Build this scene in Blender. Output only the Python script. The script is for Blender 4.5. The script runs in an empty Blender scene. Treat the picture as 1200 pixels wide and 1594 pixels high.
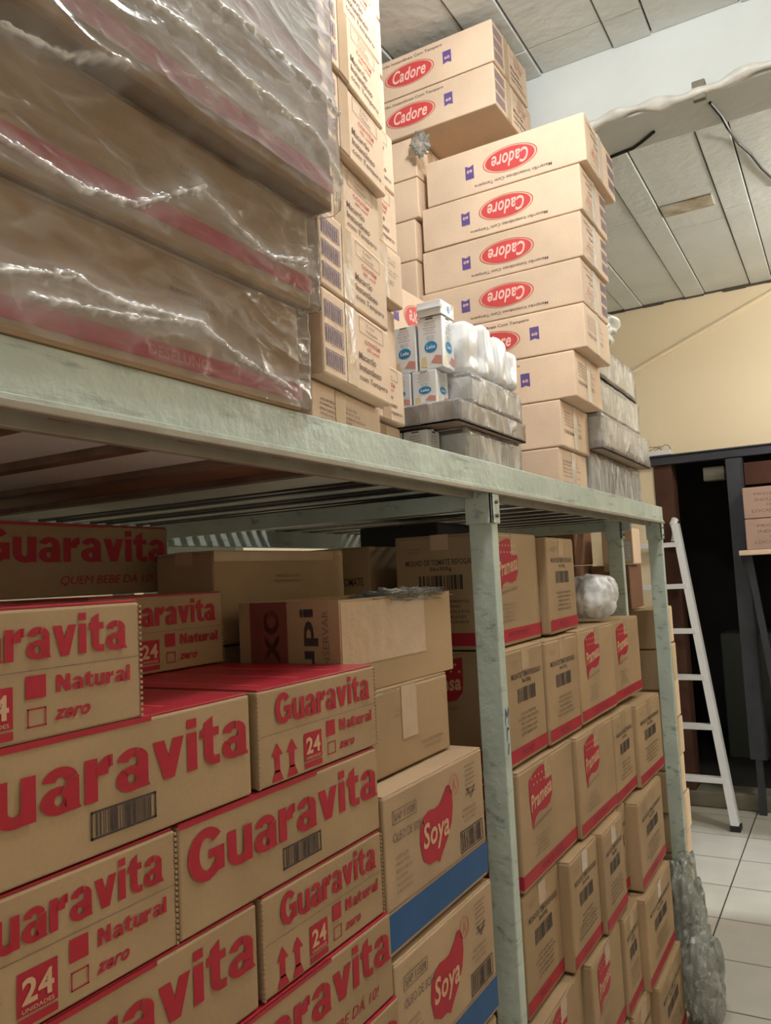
import bpy, bmesh, math, random
from mathutils import Vector, Matrix, noise
random.seed(7)
scene = bpy.context.scene
COL = scene.collection
# ---------------------------------------------------------------- units
# planning units: x from the rack front (aisle positive), y along the rack, z from eye height; S turns them into metres
S = 0.70
ZF = -2.30            # floor
ZC = 2.634            # ceiling
YW = 8.25             # end wall
def P(x, y, z): return Vector((S*x, S*y, S*(z-ZF)))
# ---------------------------------------------------------------- camera
YAW, PITCH, ROLL, FPX = math.radians(29.8), math.radians(4.77), math.radians(-2.8), 1250.0
fw = Vector((-math.sin(YAW)*math.cos(PITCH), math.cos(YAW)*math.cos(PITCH), math.sin(PITCH)))
rt0 = Vector((math.cos(YAW), math.sin(YAW), 0)); up0 = rt0.cross(fw)
rt = rt0*math.cos(ROLL)+up0*math.sin(ROLL); up = rt.cross(fw)
cam = bpy.data.cameras.new('camera'); cam_o = bpy.data.objects.new('camera', cam); COL.objects.link(cam_o)
cam.sensor_fit = 'VERTICAL'; cam.sensor_height = 24.0; cam.lens = 24.0*FPX/1594.0
cam.clip_start = 0.02
M = Matrix((rt, up, -fw)).transposed().to_4x4(); M.translation = P(1, 0, 0)
cam_o.matrix_world = M
scene.camera = cam_o
# ---------------------------------------------------------------- world, lights, exposure
scene.view_settings.view_transform = 'Standard'; scene.view_settings.look = 'None'
scene.view_settings.gamma = 1; scene.view_settings.use_curve_mapping = False
scene.view_settings.exposure = -0.03
w = bpy.data.worlds.new('world'); w.use_nodes = True; scene.world = w
w.node_tree.nodes['Background'].inputs[0].default_value = (.75, .85, 1, 1)
w.node_tree.nodes['Background'].inputs[1].default_value = 0.6
def area(name, loc, target, sx, sy, power, col):
    l = bpy.data.lights.new(name, 'AREA'); l.shape = 'RECTANGLE'; l.size = sx; l.size_y = sy; l.energy = power; l.color = col
    o = bpy.data.objects.new(name, l); COL.objects.link(o); o.location = loc
    d = (target-loc).normalized(); o.rotation_euler = d.to_track_quat('-Z', 'Y').to_euler(); return o
def point(name, loc, r, power, col):
    l = bpy.data.lights.new(name, 'POINT'); l.shadow_soft_size = r; l.energy = power; l.color = col
    o = bpy.data.objects.new(name, l); COL.objects.link(o); o.location = loc; return o
LAMP = (1.0, 1.0, .985)
point('lamp_near', P(.50, 1.95, 2.42), .09, 56, LAMP)
area('daylight_door_behind', P(1.3, -2.2, -.5), P(-.6, 3.2, -.3), 1.1, 1.9, 7.5, (.90, .95, 1))  # added cool fill for shelf underside and near faces; no door is built there
point('lamp_far', P(2.2, 6.3, 2.2), .10, 52, LAMP)
area('daylight_side_door', P(5.6, 6.65, 0.3), P(1.2, 6.6, -2.0), .2, .2, 190, (.92, .97, 1))

# ---------------------------------------------------------------- materials
def nmat(name, rgb, rough=.7, spec=.3, noise_amt=.0, scale=6, rgb2=None, bump=.0, bscale=60, metal=0, det=4):
    m = bpy.data.materials.new(name); m.use_nodes = True; nt = m.node_tree; N = nt.nodes; L = nt.links
    b = N['Principled BSDF']; b.inputs['Roughness'].default_value = rough; b.inputs['Metallic'].default_value = metal
    b.inputs['Specular IOR Level'].default_value = spec
    tc = N.new('ShaderNodeTexCoord')
    if noise_amt > 0:
        n = N.new('ShaderNodeTexNoise'); n.inputs['Scale'].default_value = scale; n.inputs['Detail'].default_value = det
        L.new(tc.outputs['Object'], n.inputs['Vector'])
        mx = N.new('ShaderNodeMix'); mx.data_type = 'RGBA'
        mr = N.new('ShaderNodeMapRange'); mr.inputs[1].default_value = .35; mr.inputs[2].default_value = .68; mr.inputs[4].default_value = noise_amt
        L.new(n.outputs[0], mr.inputs[0]); L.new(mr.outputs[0], mx.inputs[0])
        mx.inputs[6].default_value = (*rgb, 1); mx.inputs[7].default_value = (*(rgb2 or tuple(c*.6 for c in rgb)), 1)
        L.new(mx.outputs[2], b.inputs['Base Color'])
    else: b.inputs['Base Color'].default_value = (*rgb, 1)
    if bump > 0:
        n2 = N.new('ShaderNodeTexNoise'); n2.inputs['Scale'].default_value = bscale; n2.inputs['Detail'].default_value = 3
        L.new(tc.outputs['Object'], n2.inputs['Vector'])
        bp = N.new('ShaderNodeBump'); bp.inputs['Strength'].default_value = bump; bp.inputs['Distance'].default_value = .01
        L.new(n2.outputs[0], bp.inputs['Height']); L.new(bp.outputs[0], b.inputs['Normal'])
    return m
def cardboard(name, rgb, var=.10):
    m = bpy.data.materials.new(name); m.use_nodes = True; nt = m.node_tree; N = nt.nodes; L = nt.links
    b = N['Principled BSDF']; b.inputs['Roughness'].default_value = .62; b.inputs['Specular IOR Level'].default_value = .25
    tc = N.new('ShaderNodeTexCoord'); oi = N.new('ShaderNodeObjectInfo')
    ad = N.new('ShaderNodeVectorMath'); ad.operation = 'ADD'
    L.new(tc.outputs['Object'], ad.inputs[0]); L.new(oi.outputs['Random'], ad.inputs[1])
    n = N.new('ShaderNodeTexNoise'); n.inputs['Scale'].default_value = 5; n.inputs['Detail'].default_value = 6
    L.new(ad.outputs[0], n.inputs['Vector'])
    n3 = N.new('ShaderNodeTexNoise'); n3.inputs['Scale'].default_value = 160; n3.inputs['Detail'].default_value = 2
    L.new(tc.outputs['Object'], n3.inputs['Vector'])
    # soft value changes from box to box and across the kraft paper
    mr = N.new('ShaderNodeMapRange'); mr.inputs[1].default_value = .3; mr.inputs[2].default_value = .7; mr.inputs[3].default_value = 1-var; mr.inputs[4].default_value = 1+var
    L.new(n.outputs[0], mr.inputs[0])
    mr2 = N.new('ShaderNodeMapRange'); mr2.inputs[3].default_value = .92; mr2.inputs[4].default_value = 1.06
    L.new(oi.outputs['Random'], mr2.inputs[0])
    mu = N.new('ShaderNodeMath'); mu.operation = 'MULTIPLY'; L.new(mr.outputs[0], mu.inputs[0]); L.new(mr2.outputs[0], mu.inputs[1])
    mr3 = N.new('ShaderNodeMapRange'); mr3.inputs[1].default_value = .3; mr3.inputs[2].default_value = .7; mr3.inputs[3].default_value = .97; mr3.inputs[4].default_value = 1.03
    L.new(n3.outputs[0], mr3.inputs[0])
    mu2 = N.new('ShaderNodeMath'); mu2.operation = 'MULTIPLY'; L.new(mu.outputs[0], mu2.inputs[0]); L.new(mr3.outputs[0], mu2.inputs[1])
    hs = N.new('ShaderNodeHueSaturation'); hs.inputs['Color'].default_value = (*rgb, 1); L.new(mu2.outputs[0], hs.inputs['Value'])
    L.new(hs.outputs[0], b.inputs['Base Color'])
    wv = N.new('ShaderNodeTexWave'); wv.bands_direction = 'Z'; wv.inputs['Scale'].default_value = 55; wv.inputs['Distortion'].default_value = .6
    wv2 = N.new('ShaderNodeTexWave'); wv2.bands_direction = 'DIAGONAL'; wv2.inputs['Scale'].default_value = 1.2; wv2.inputs['Distortion'].default_value = 4
    L.new(tc.outputs['Object'], wv.inputs['Vector']); L.new(ad.outputs[0], wv2.inputs['Vector'])
    sm = N.new('ShaderNodeMath'); sm.operation = 'MULTIPLY_ADD'; sm.inputs[1].default_value = .006
    L.new(wv.outputs['Fac'], sm.inputs[0]); L.new(n.outputs[0], sm.inputs[2])
    bp = N.new('ShaderNodeBump'); bp.inputs['Strength'].default_value = .25; bp.inputs['Distance'].default_value = .012
    L.new(sm.outputs[0], bp.inputs['Height']); L.new(bp.outputs[0], b.inputs['Normal'])
    return m
KRAFT = cardboard('kraft_cardboard', (.385, .265, .15))
KRAFT_PALE = cardboard('pale_kraft_cardboard', (.74, .56, .41))
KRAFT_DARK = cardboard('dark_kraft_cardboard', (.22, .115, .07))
KRAFT_WRAP = cardboard('matte_kraft_cardboard', (.43, .30, .19))
RED = nmat('red_print_ink', (.40, .018, .035), .55, .3, .35, 60, (.31, .025, .035))
RED2 = nmat('bright_red_print_ink', (.62, .07, .07), .55, .3, .2, 80, (.5, .08, .08))
REDTOP = nmat('red_printed_board', (.40, .018, .035), .38, .4, .4, 7, (.30, .02, .03), .1, 30)
DARKRED = nmat('brownish_red_print', (.20, .05, .04), .6, .3, .4, 12, (.26, .10, .07))
REDFADE = nmat('faded_red_ink', (.55, .14, .11), .6, .3, .3, 90, (.6, .3, .2))
BLACK = nmat('black_print_ink', (.055, .04, .04), .6, .3, .3, 90, (.12, .08, .06))
GREYINK = nmat('grey_print_ink', (.17, .12, .10), .6, .3, .5, 120, (.34, .23, .15))
BROWNINK = nmat('brown_black_print_ink', (.15, .10, .09), .6, .3, .4, 90, (.24, .16, .13))
DULLP = nmat('dull_purple_print_ink', (.20, .15, .22), .6, .3, .4, 80, (.3, .22, .24))
PURPLE = nmat('purple_print_ink', (.12, .08, .26), .6, .3, .25, 80, (.2, .14, .3))
BLUE = nmat('blue_print_ink', (.012, .075, .22), .5, .35, .4, 14, (.02, .10, .28))
CREAM = nmat('unprinted_kraft_lettering', (.58, .36, .22), .6, .3)
PINKISH = nmat('pale_pink_lettering', (.85, .55, .48), .6, .3)
TAPE = nmat('clear_packing_tape', (.53, .38, .245), .2, .6, .4, 20, (.47, .33, .2), .25, 25)
TAPEW = nmat('white_packing_tape', (.72, .66, .6), .2, .6, .3, 20, (.6, .5, .42), .2, 25)
PAPER = nmat('white_paper', (.8, .8, .78), .6, .3)
def paint_mat():
    m = nmat('worn_green_paint', (.54, .62, .55), .42, .45, .7, 9, (.41, .48, .43), .25, 40, 0, 8)
    nt = m.node_tree; N = nt.nodes; L = nt.links; b = N['Principled BSDF']
    tc = [n for n in N if n.type == 'TEX_COORD'][0]; mx = [n for n in N if n.type == 'MIX'][0]
    mp = N.new('ShaderNodeMapping'); mp.inputs['Scale'].default_value = (14, 3, 26); L.new(tc.outputs['Object'], mp.inputs[0])
    n = N.new('ShaderNodeTexNoise'); n.inputs['Scale'].default_value = 1.6; n.inputs['Detail'].default_value = 8; n.inputs['Roughness'].default_value = .65
    L.new(mp.outputs[0], n.inputs['Vector'])
    mr = N.new('ShaderNodeMapRange'); mr.inputs[1].default_value = .56; mr.inputs[2].default_value = .70; mr.inputs[4].default_value = .8; L.new(n.outputs[0], mr.inputs[0])
    m2 = N.new('ShaderNodeMix'); m2.data_type = 'RGBA'; L.new(mr.outputs[0], m2.inputs[0]); L.new(mx.outputs[2], m2.inputs[6]); m2.inputs[7].default_value = (.16, .18, .16, 1)
    L.new(m2.outputs[2], b.inputs['Base Color']); return m
PAINT = paint_mat()
RUST = nmat('rusty_brown_metal', (.13, .075, .05), .6, .3, .6, 12, (.28, .18, .12), .2, 40)
DECK = nmat('grey_green_board', (.74, .82, .76), .55, .4, .5, 8, (.6, .67, .62), .15, 30)
DECKWOOD = nmat('reddish_brown_board', (.24, .085, .04), .6, .3, .5, 8, (.14, .05, .03))
STEEL = nmat('dark_steel', (.055, .058, .07), .45, .5, .5, 6, (.03, .03, .035), .1, 30, .4)
ALU = nmat('white_painted_metal', (.78, .79, .80), .35, .5, .25, 10, (.6, .6, .6))
CONC = nmat('whitewashed_concrete', (.66, .70, .69), .85, .2, .35, 4, (.52, .54, .52), .5, 14, 0, 8)
SLAB = nmat('ceiling_slab', (.73, .76, .74), .85, .2, .45, 3, (.58, .61, .58), .4, 22, 0, 8)
SEAM = nmat('dark_seam', (.10, .09, .075), .9, .1)
WALLT = nmat('tan_plaster', (.86, .73, .53), .8, .25, .3, 2.2, (.79, .65, .45), .25, 8, 0, 8)
WALLG = nmat('grey_green_plaster', (.33, .36, .29), .85, .2, .4, 3, (.26, .27, .21), .3, 10)
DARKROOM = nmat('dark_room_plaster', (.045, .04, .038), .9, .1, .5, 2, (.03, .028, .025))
BROWNW = nmat('brown_wood', (.07, .03, .02), .7, .2, .5, 5, (.13, .06, .04), .2, 20)
CURB = nmat('dirty_concrete', (.22, .20, .15), .9, .2, .6, 6, (.12, .11, .08), .5, 20)
BLACKM = nmat('black_rubber', (.012, .012, .012), .5, .4)
STAIN = nmat('rust_stain', (.36, .28, .16), .85, .2, .9, 9, (.66, .65, .58))
def film_mat(name, tint, haze, rough=.18, hazecol=(.9, .88, .86), attr=None, bump=.6, bscale=18, aniso=(1, 1, 1)):
    m = bpy.data.materials.new(name); m.use_nodes = True; nt = m.node_tree; N = nt.nodes; L = nt.links
    out = N['Material Output']; N.remove(N['Principled BSDF'])
    tr = N.new('ShaderNodeBsdfTransparent'); tr.inputs[0].default_value = (*tint, 1)
    df = N.new('ShaderNodeBsdfDiffuse'); df.inputs[0].default_value = (*hazecol, 1)
    gl = N.new('ShaderNodeBsdfGlossy'); gl.inputs['Roughness'].default_value = rough; gl.inputs[0].default_value = (1, 1, 1, 1)
    tc = N.new('ShaderNodeTexCoord'); mp = N.new('ShaderNodeMapping'); mp.inputs['Scale'].default_value = aniso
    n = N.new('ShaderNodeTexNoise'); n.inputs['Scale'].default_value = bscale; n.inputs['Detail'].default_value = 6; n.inputs['Distortion'].default_value = 1.2
    L.new(tc.outputs['Object'], mp.inputs[0]); L.new(mp.outputs[0], n.inputs['Vector'])
    bp = N.new('ShaderNodeBump'); bp.inputs['Strength'].default_value = bump; bp.inputs['Distance'].default_value = .02
    L.new(n.outputs[0], bp.inputs['Height'])
    for s in (df, gl): L.new(bp.outputs[0], s.inputs['Normal'])
    m1 = N.new('ShaderNodeMixShader'); m1.inputs[0].default_value = haze
    mr = N.new('ShaderNodeMapRange'); mr.inputs[1].default_value = .4; mr.inputs[2].default_value = .75; mr.inputs[3].default_value = haze*.5; mr.inputs[4].default_value = min(1, haze*2.2)
    L.new(n.outputs[0], mr.inputs[0])
    if attr:
        at = N.new('ShaderNodeAttribute'); at.attribute_name = attr
        ad = N.new('ShaderNodeMath'); ad.operation = 'ADD'; ad.use_clamp = True; L.new(mr.outputs[0], ad.inputs[0]); L.new(at.outputs['Fac'], ad.inputs[1])
        L.new(ad.outputs[0], m1.inputs[0])
    else: L.new(mr.outputs[0], m1.inputs[0])
    L.new(tr.outputs[0], m1.inputs[1]); L.new(df.outputs[0], m1.inputs[2])
    fr = N.new('ShaderNodeFresnel'); fr.inputs[0].default_value = 1.36; L.new(bp.outputs[0], fr.inputs['Normal'])
    m2 = N.new('ShaderNodeMixShader'); L.new(fr.outputs[0], m2.inputs[0]); L.new(m1.outputs[0], m2.inputs[1]); L.new(gl.outputs[0], m2.inputs[2])
    L.new(m2.outputs[0], out.inputs[0]); return m
FILM = film_mat('clear_stretch_film', (.95, .95, .95), .05, .13, attr='layers', bump=.13, bscale=26, aniso=(1, .5, 1.6), hazecol=(.95, .95, .96))
SHRINK = film_mat('smoky_shrink_film', (.94, .94, .94), .30, .2, hazecol=(.88, .89, .90), bump=.7, bscale=14, aniso=(1, 1, .5))
BAGM = film_mat('thin_white_bag_plastic', (.85, .85, .85), .75, .42, hazecol=(.95, .96, .98), bump=.25, bscale=9)
CRINK = film_mat('crumpled_clear_plastic', (.78, .80, .77), .22, .15, hazecol=(.80, .84, .80), bump=1, bscale=22)
WHITEPL = nmat('white_crinkled_plastic', (.86, .87, .88), .3, .5, 0, 1, None, .5, 14)
SILVER = nmat('silver_grey_packaging', (.66, .68, .67), .35, .5, .6, 18, (.82, .83, .82), .4, 25)

# ---------------------------------------------------------------- mesh helpers
def mesh_obj(name, bm, mat, parent=None, smooth=False):
    me = bpy.data.meshes.new(name); bm.to_mesh(me); bm.free()
    mats = mat if isinstance(mat, (list, tuple)) else [mat]
    for m in mats: me.materials.append(m)
    if smooth:
        for p in me.polygons: p.use_smooth = True
    o = bpy.data.objects.new(name, me); COL.objects.link(o)
    if parent: o.parent = parent
    return o
def tag(o, label, cat, group=None, kind=None):
    if label: o['label'] = label
    if cat: o['category'] = cat
    if group: o['group'] = group
    if kind: o['kind'] = kind
    return o
def structure(o, label=None):
    o['kind'] = 'structure'
    if label: o['label'] = label; o['category'] = o.name.split('_')[0]
    return o
def thing(name, loc, rz, label, cat, group=None):
    o = bpy.data.objects.new(name, None); COL.objects.link(o); o.location = loc; o.rotation_euler = (0, 0, rz)
    o.empty_display_size = .05
    return tag(o, label, cat, group)
def box(bm, lo, hi, bev=0, mi=0):
    lo = Vector(lo); hi = Vector(hi)
    r = bmesh.ops.create_cube(bm, size=1); vs = r['verts']
    for v in vs: v.co = Vector(((lo.x+hi.x)/2+v.co.x*(hi.x-lo.x), (lo.y+hi.y)/2+v.co.y*(hi.y-lo.y), (lo.z+hi.z)/2+v.co.z*(hi.z-lo.z)))
    fs = {f for v in vs for f in v.link_faces}
    for f in fs: f.material_index = mi
    if bev:
        es = list({e for v in vs for e in v.link_edges})
        bmesh.ops.bevel(bm, geom=es, offset=bev, segments=2, affect='EDGES', profile=.5)
def ubox(bm, lo, hi, bev=0, mi=0):   # planning units
    box(bm, P(*lo), P(*hi), bev, mi)
def tube(bm, pts, r, n=8, rfun=None):
    pts = [Vector(p) for p in pts]; rings = []
    for i, p in enumerate(pts):
        d = (pts[min(i+1, len(pts)-1)]-pts[max(i-1, 0)]).normalized()
        a = d.cross(Vector((0, 0, 1)));
        if a.length < 1e-3: a = d.cross(Vector((1, 0, 0)))
        a.normalize(); b = d.cross(a); rr = rfun(i) if rfun else r
        rings.append([bm.verts.new(p+(a*math.cos(t)+b*math.sin(t))*rr) for t in [2*math.pi*k/n for k in range(n)]])
    for A, B in zip(rings, rings[1:]):
        for k in range(n): bm.faces.new((A[k], A[(k+1) % n], B[(k+1) % n], B[k]))
    bm.faces.new(rings[0][::-1]); bm.faces.new(rings[-1])
def beam_between(bm, a, b, wx, wy, mi=0):
    """square bar from a to b, wx along x, wy along y"""
    a = Vector(a); b = Vector(b); q = []
    for p in (a, b):
        q.append([bm.verts.new(p+Vector((sx*wx/2, sy*wy/2, 0))) for sx, sy in ((-1, -1), (1, -1), (1, 1), (-1, 1))])
    for k in range(4): bm.faces.new((q[0][k], q[0][(k+1) % 4], q[1][(k+1) % 4], q[1][k])).material_index = mi
    bm.faces.new(q[0][::-1]); bm.faces.new(q[1])
# ---------------------------------------------------------------- ink (flat printed artwork on a box face)
_tc = {}
def text_geo(s, bold, shear):
    k = (s, bold, shear)
    if k in _tc: return _tc[k]
    for bb in (bold, bold*.6, bold*.3, 0):           # some glyphs spike when thickened: step back until sane
        c = bpy.data.curves.new('t', 'FONT'); c.body = s; c.size = 1; c.offset = bb; c.shear = shear; c.resolution_u = 3
        c.space_character = 1+bb*2.2
        o = bpy.data.objects.new('t', c); COL.objects.link(o)
        bpy.context.view_layer.update()
        me = bpy.data.meshes.new_from_object(o.evaluated_get(bpy.context.evaluated_depsgraph_get()))
        vs = [(v.co.x, v.co.y) for v in me.vertices]; fs = [tuple(p.vertices) for p in me.polygons]
        bpy.data.objects.remove(o); bpy.data.curves.remove(c); bpy.data.meshes.remove(me)
        x0 = min(v[0] for v in vs); x1 = max(v[0] for v in vs); y0 = min(v[1] for v in vs); y1 = max(v[1] for v in vs)
        if y1-y0 < 1.5 and x1-x0 < len(s)*1.3: break
    vs = [((x-x0)/(x1-x0), (y-y0)/(y1-y0)) for x, y in vs]
    _tc[k] = (vs, fs); return _tc[k]
class Ink:
    """2-D artwork in face fractions, gathered by ink"""
    def __init__(s, W, H, rot=False): s.W, s.H, s.rot, s.layers = W, H, rot, {}
    def add(s, ink, vs, fs, lift=0, name='printed_artwork'):
        L = s.layers.setdefault((ink, name), ([], [])); o = len(L[0])
        for (u, v) in vs:
            if s.rot: u, v = 1-u, 1-v
            L[0].append((u*s.W, v*s.H, lift))
        L[1].extend([tuple(i+o for i in f) for f in fs])
    def rect(s, ink, u0, v0, u1, v1, lift=0, name='printed_artwork'): s.add(ink, [(u0, v0), (u1, v0), (u1, v1), (u0, v1)], [(0, 1, 2, 3)], lift, name)
    def frame(s, ink, u0, v0, u1, v1, t, name='printed_artwork'):
        tx, ty = t/s.W, t/s.H
        s.rect(ink, u0, v0, u1, v0+ty, 0, name); s.rect(ink, u0, v1-ty, u1, v1, 0, name); s.rect(ink, u0, v0, u0+tx, v1, 0, name); s.rect(ink, u1-tx, v0, u1, v1, 0, name)
    def text(s, ink, t, u0, v0, u1, v1, bold=0, shear=0, lift=0, name='printed_lettering', skew=0, arc=None):
        vs, fs = text_geo(t, bold, shear)
        s.add(ink, [(u0+x*(u1-u0), v0+y*(v1-v0)+x*skew) for x, y in vs], fs, lift, name)
    def vtext(s, ink, t, u0, v0, u1, v1, bold=0, name='printed_lettering'):
        vs, fs = text_geo(t, bold, 0)
        s.add(ink, [(u0+(1-y)*(u1-u0), v0+x*(v1-v0)) for x, y in vs], fs, 0, name)
    def poly(s, ink, pts, lift=0, name='printed_artwork'):
        n = len(pts); cx = sum(p[0] for p in pts)/n; cy = sum(p[1] for p in pts)/n
        s.add(ink, [(cx, cy)]+list(pts), [(0, 1+i, 1+(i+1) % n) for i in range(n)], lift, name)
    def ellipse(s, ink, cx, cy, rx, ry, lift=0, name='printed_artwork', ang=0):
        a = [2*math.pi*i/32 for i in range(32)]
        s.poly(ink, [(cx+rx*math.cos(t), cy+ry*math.sin(t)) for t in a], lift, name)
    def ring(s, ink, cx, cy, rx, ry, t, name='printed_artwork'):
        vs = []; fs = []; n = 32
        for i in range(n):
            a = 2*math.pi*i/n
            vs += [(cx+rx*math.cos(a), cy+ry*math.sin(a)), (cx+rx*(1+t)*math.cos(a), cy+ry*(1+t)*math.sin(a))]
        for i in range(n):
            j = (i+1) % n; fs.append((2*i, 2*i+1, 2*j+1, 2*j))
        s.add(ink, vs, fs, 0, name)
    def barcode(s, ink, u0, v0, u1, v1, frame=False, n=34):
        if frame:
            s.frame(ink, u0, v0, u1, v1, .0025, 'barcode'); du = (u1-u0)*.07; dv = (v1-v0)*.10; u0 += du; u1 -= du; v0 += dv; v1 -= dv
        rr = random.Random(5); x = 0; bars = []
        while x < n:
            wd = rr.choice([1, 1, 2, 3]); bars.append((x, wd)); x += wd+rr.choice([1, 1, 2])
        for a, wd in bars:
            s.rect(ink, u0+(u1-u0)*a/n, v0, u0+(u1-u0)*min(a+wd, n)/n, v1, 0, 'barcode')
    def lines(s, ink, u0, v0, u1, v1, n, seed=1, align='c'):
        rr = random.Random(seed); words = ['INDUSTRIA', 'PRODUTO', 'LOTE', 'VALIDADE', 'CONSERVAR', 'LOCAL SECO', 'EMBALAGEM', 'PESO LIQ', 'ALIMENTOS', 'FABRICADO']
        h = (v1-v0)/n
        for i in range(n):
            k = rr.uniform(.55, 1); c = (u0+u1)/2; hw = (u1-u0)/2*k
            a, b = (c-hw, c+hw) if align == 'c' else (u0, u0+2*hw)
            s.text(ink, rr.choice(words)+' '+rr.choice(words), a, v1-h*(i+.8), b, v1-h*(i+.25), 0, 0)
    def heavy(s, ink, t, u0, v0, u1, v1, name='printed_lettering'):
        """heavy grotesque lettering drawn from bars and arcs"""
        Q = []; x = 0
        def bar(*p): Q.append([(x+a, b) for a, b in p])
        def rc(a0, b0, a1, b1): bar((a0, b0), (a1, b0), (a1, b1), (a0, b1))
        def arc(cx, cy, rx, ry, ws, wt, d0, d1):
            n = max(6, int(abs(d1-d0)/9))
            for i in range(n):
                g0 = math.radians(d0+(d1-d0)*i/n); g1 = math.radians(d0+(d1-d0)*(i+1)/n)
                bar((cx+rx*math.cos(g0), cy+ry*math.sin(g0)), (cx+rx*math.cos(g1), cy+ry*math.sin(g1)), (cx+(rx-ws)*math.cos(g1), cy+(ry-wt)*math.sin(g1)), (cx+(rx-ws)*math.cos(g0), cy+(ry-wt)*math.sin(g0)))
        for c in t:
            if c == 'G': arc(.62, .68, .62, .70, .36, .27, 38, 322); rc(.68, .53, 1.2, .77); rc(.90, .12, 1.2, .77); w = 1.22
            elif c == 'u': rc(0, .34, .31, 1); arc(.44, .36, .44, .38, .31, .25, 180, 330); rc(.56, 0, .87, 1); w = .87
            elif c == 'a': arc(.44, .68, .42, .34, .30, .22, 5, 168); rc(.56, .0, .86, .70); arc(.40, .29, .40, .31, .30, .19, 0, 360); bar((.70, .2), (.70, 0), (.92, 0), (.86, .12)); w = .90
            elif c == 'r': rc(0, 0, .31, 1); arc(.62, .58, .36, .43, .30, .28, 88, 180); rc(.60, .73, .68, 1.01); w = .67
            elif c == 'v': bar((0, 1), (.34, 1), (.63, 0), (.31, 0)); bar((.93, 1), (.60, 1), (.31, 0), (.63, 0)); w = .93
            elif c == 'i': rc(0, 0, .31, 1); rc(0, 1.12, .31, 1.37); w = .31
            elif c == 'l': rc(0, 0, .31, 1.37); w = .31
            elif c == 't': bar((.13, .30), (.44, .30), (.44, 1.32), (.13, 1.16)); rc(0, .77, .64, 1); arc(.47, .30, .34, .31, .31, .24, 180, 275); rc(.49, -.01, .64, .23); w = .64
            elif c == 'N': rc(0, 0, .31, 1.37); rc(.71, 0, 1.02, 1.37); bar((0, 1.37), (.33, 1.37), (1.02, 0), (.69, 0)); w = 1.02
            x += w+.10
        W_ = x-.10
        for qi, q in enumerate(Q):
            ar = sum(q[i][0]*q[(i+1) % 4][1]-q[(i+1) % 4][0]*q[i][1] for i in range(4))
            if ar < 0: q = q[::-1]
            s.add(ink, [(u0+(u1-u0)*a/W_, v0+(v1-v0)*b/1.37) for a, b in q], [(0, 1, 2, 3)], .00006*(qi % 26), name)
    def build(s, frame, parent, eps=.0009):
        """frame(a, b, c) -> local point: a across, b up, c outward"""
        for (ink, name), (vs, fs) in s.layers.items():
            me = bpy.data.meshes.new(name); me.from_pydata([frame(a, b, eps+c) for a, b, c in vs], [], fs); me.materials.append(ink)
            o = bpy.data.objects.new(name, me); COL.objects.link(o); o.parent = parent
# ---------------------------------------------------------------- cartons
def carton_body(L, W, H, lid_bev=.004, sag=.0):
    bm = bmesh.new(); box(bm, (-L, 0, 0), (0, W, H), lid_bev); return bm
def frame_x(a, b, c): return (c, a, b)
def frame_y(L): return lambda a, b, c: (-L+a, -c, b)
def frame_top(L, H): return lambda a, b, c: (-L+b, a, H+c)       # a along y, b along x
def flaps(parent, L, W, H, mat, along='y', gap=.003, th=.0035, tape=True):
    """top closing flaps a little proud of the body with a tape strip over the slit"""
    for k in (0, 1):
        bm = bmesh.new()
        if along == 'y': box(bm, ((-L+.002, -L/2+gap)[k], .002, H-.001), ((-L/2-gap, -.002)[k], W-.002, H+th), .0012)
        else: box(bm, (-L+.002, (.002, W/2+gap)[k], H-.001), (-.002, (W/2-gap, W-.002)[k], H+th), .0012)
        mesh_obj('flap', bm, mat, parent)
    if tape:
        bm = bmesh.new()
        if along == 'y': box(bm, (-L/2-.024, -.001, H+th), (-L/2+.024, W+.001, H+th+.0008)); box(bm, (-L/2-.024, -.0012, H*.88), (-L/2+.024, -.0002, H+th))
        else: box(bm, (-L-.001, W/2-.024, H+th), (.001, W/2+.024, H+th+.0008)); box(bm, (.0002, W/2-.024, H*.72), (.0012, W/2+.024, H+th))
        mesh_obj('packing_tape', bm, TAPE, parent)
# --- drink cartons
def art_drink(W, H, kind):
    k = Ink(W, H)
    if kind == 'large':
        k.heavy(RED, 'Guaravita', .03, .42, .982, .88)
        k.barcode(BLACK, .43, .13, .63, .35, True, 64)
    elif kind == 'slogan':
        k.heavy(RED, 'Guaravita', .03, .47, .98, .92)
        k.text(RED, 'QUEM BEBE DÁ 10!', .40, .14, .90, .31, .03, .25)
    elif kind == 'small':
        k.heavy(RED, 'Guaravita', .12, .60, .93, .92)
        for a in (.125, .235):
            k.poly(RED, [(a, .42), (a+.042, .29), (a-.042, .29)]); k.rect(RED, a-.018, .12, a+.018, .29); k.poly(RED, [(a-.042, .03), (a+.042, .03), (a+.018, .14), (a-.018, .14)])
        k.rect(RED, .33, .12, .475, .42); k.rect(RED, .33, .04, .475, .10)
        k.text(CREAM, '24', .345, .19, .46, .37, .03, 0, .0006); k.text(CREAM, 'UNIDADES', .345, .135, .46, .165, .01, 0, .0006)
        k.rect(RED, .52, .31, .595, .48); k.heavy(RED, 'Natural', .635, .33, .945, .46)
        k.frame(RED, .525, .10, .595, .24, .0016); k.text(RED, 'zero', .625, .12, .77, .20, .03, .35)
        k.rect(GREYINK, .0, .515, 1, .522)                      # crease line
    return k
def edge_teeth(parent, W, H, mat, side):
    """serrated cut edge of the corrugated side flap"""
    bm = bmesh.new(); n = int(H/.006); y = 0 if side == 'l' else W
    for i in range(n):
        z = i*H/n; box(bm, (-.004, y-.0015, z+.0008), (.0012, y+.0015, z+H/n*.62))
    mesh_obj('serrated_edge', bm, mat, parent)
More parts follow.
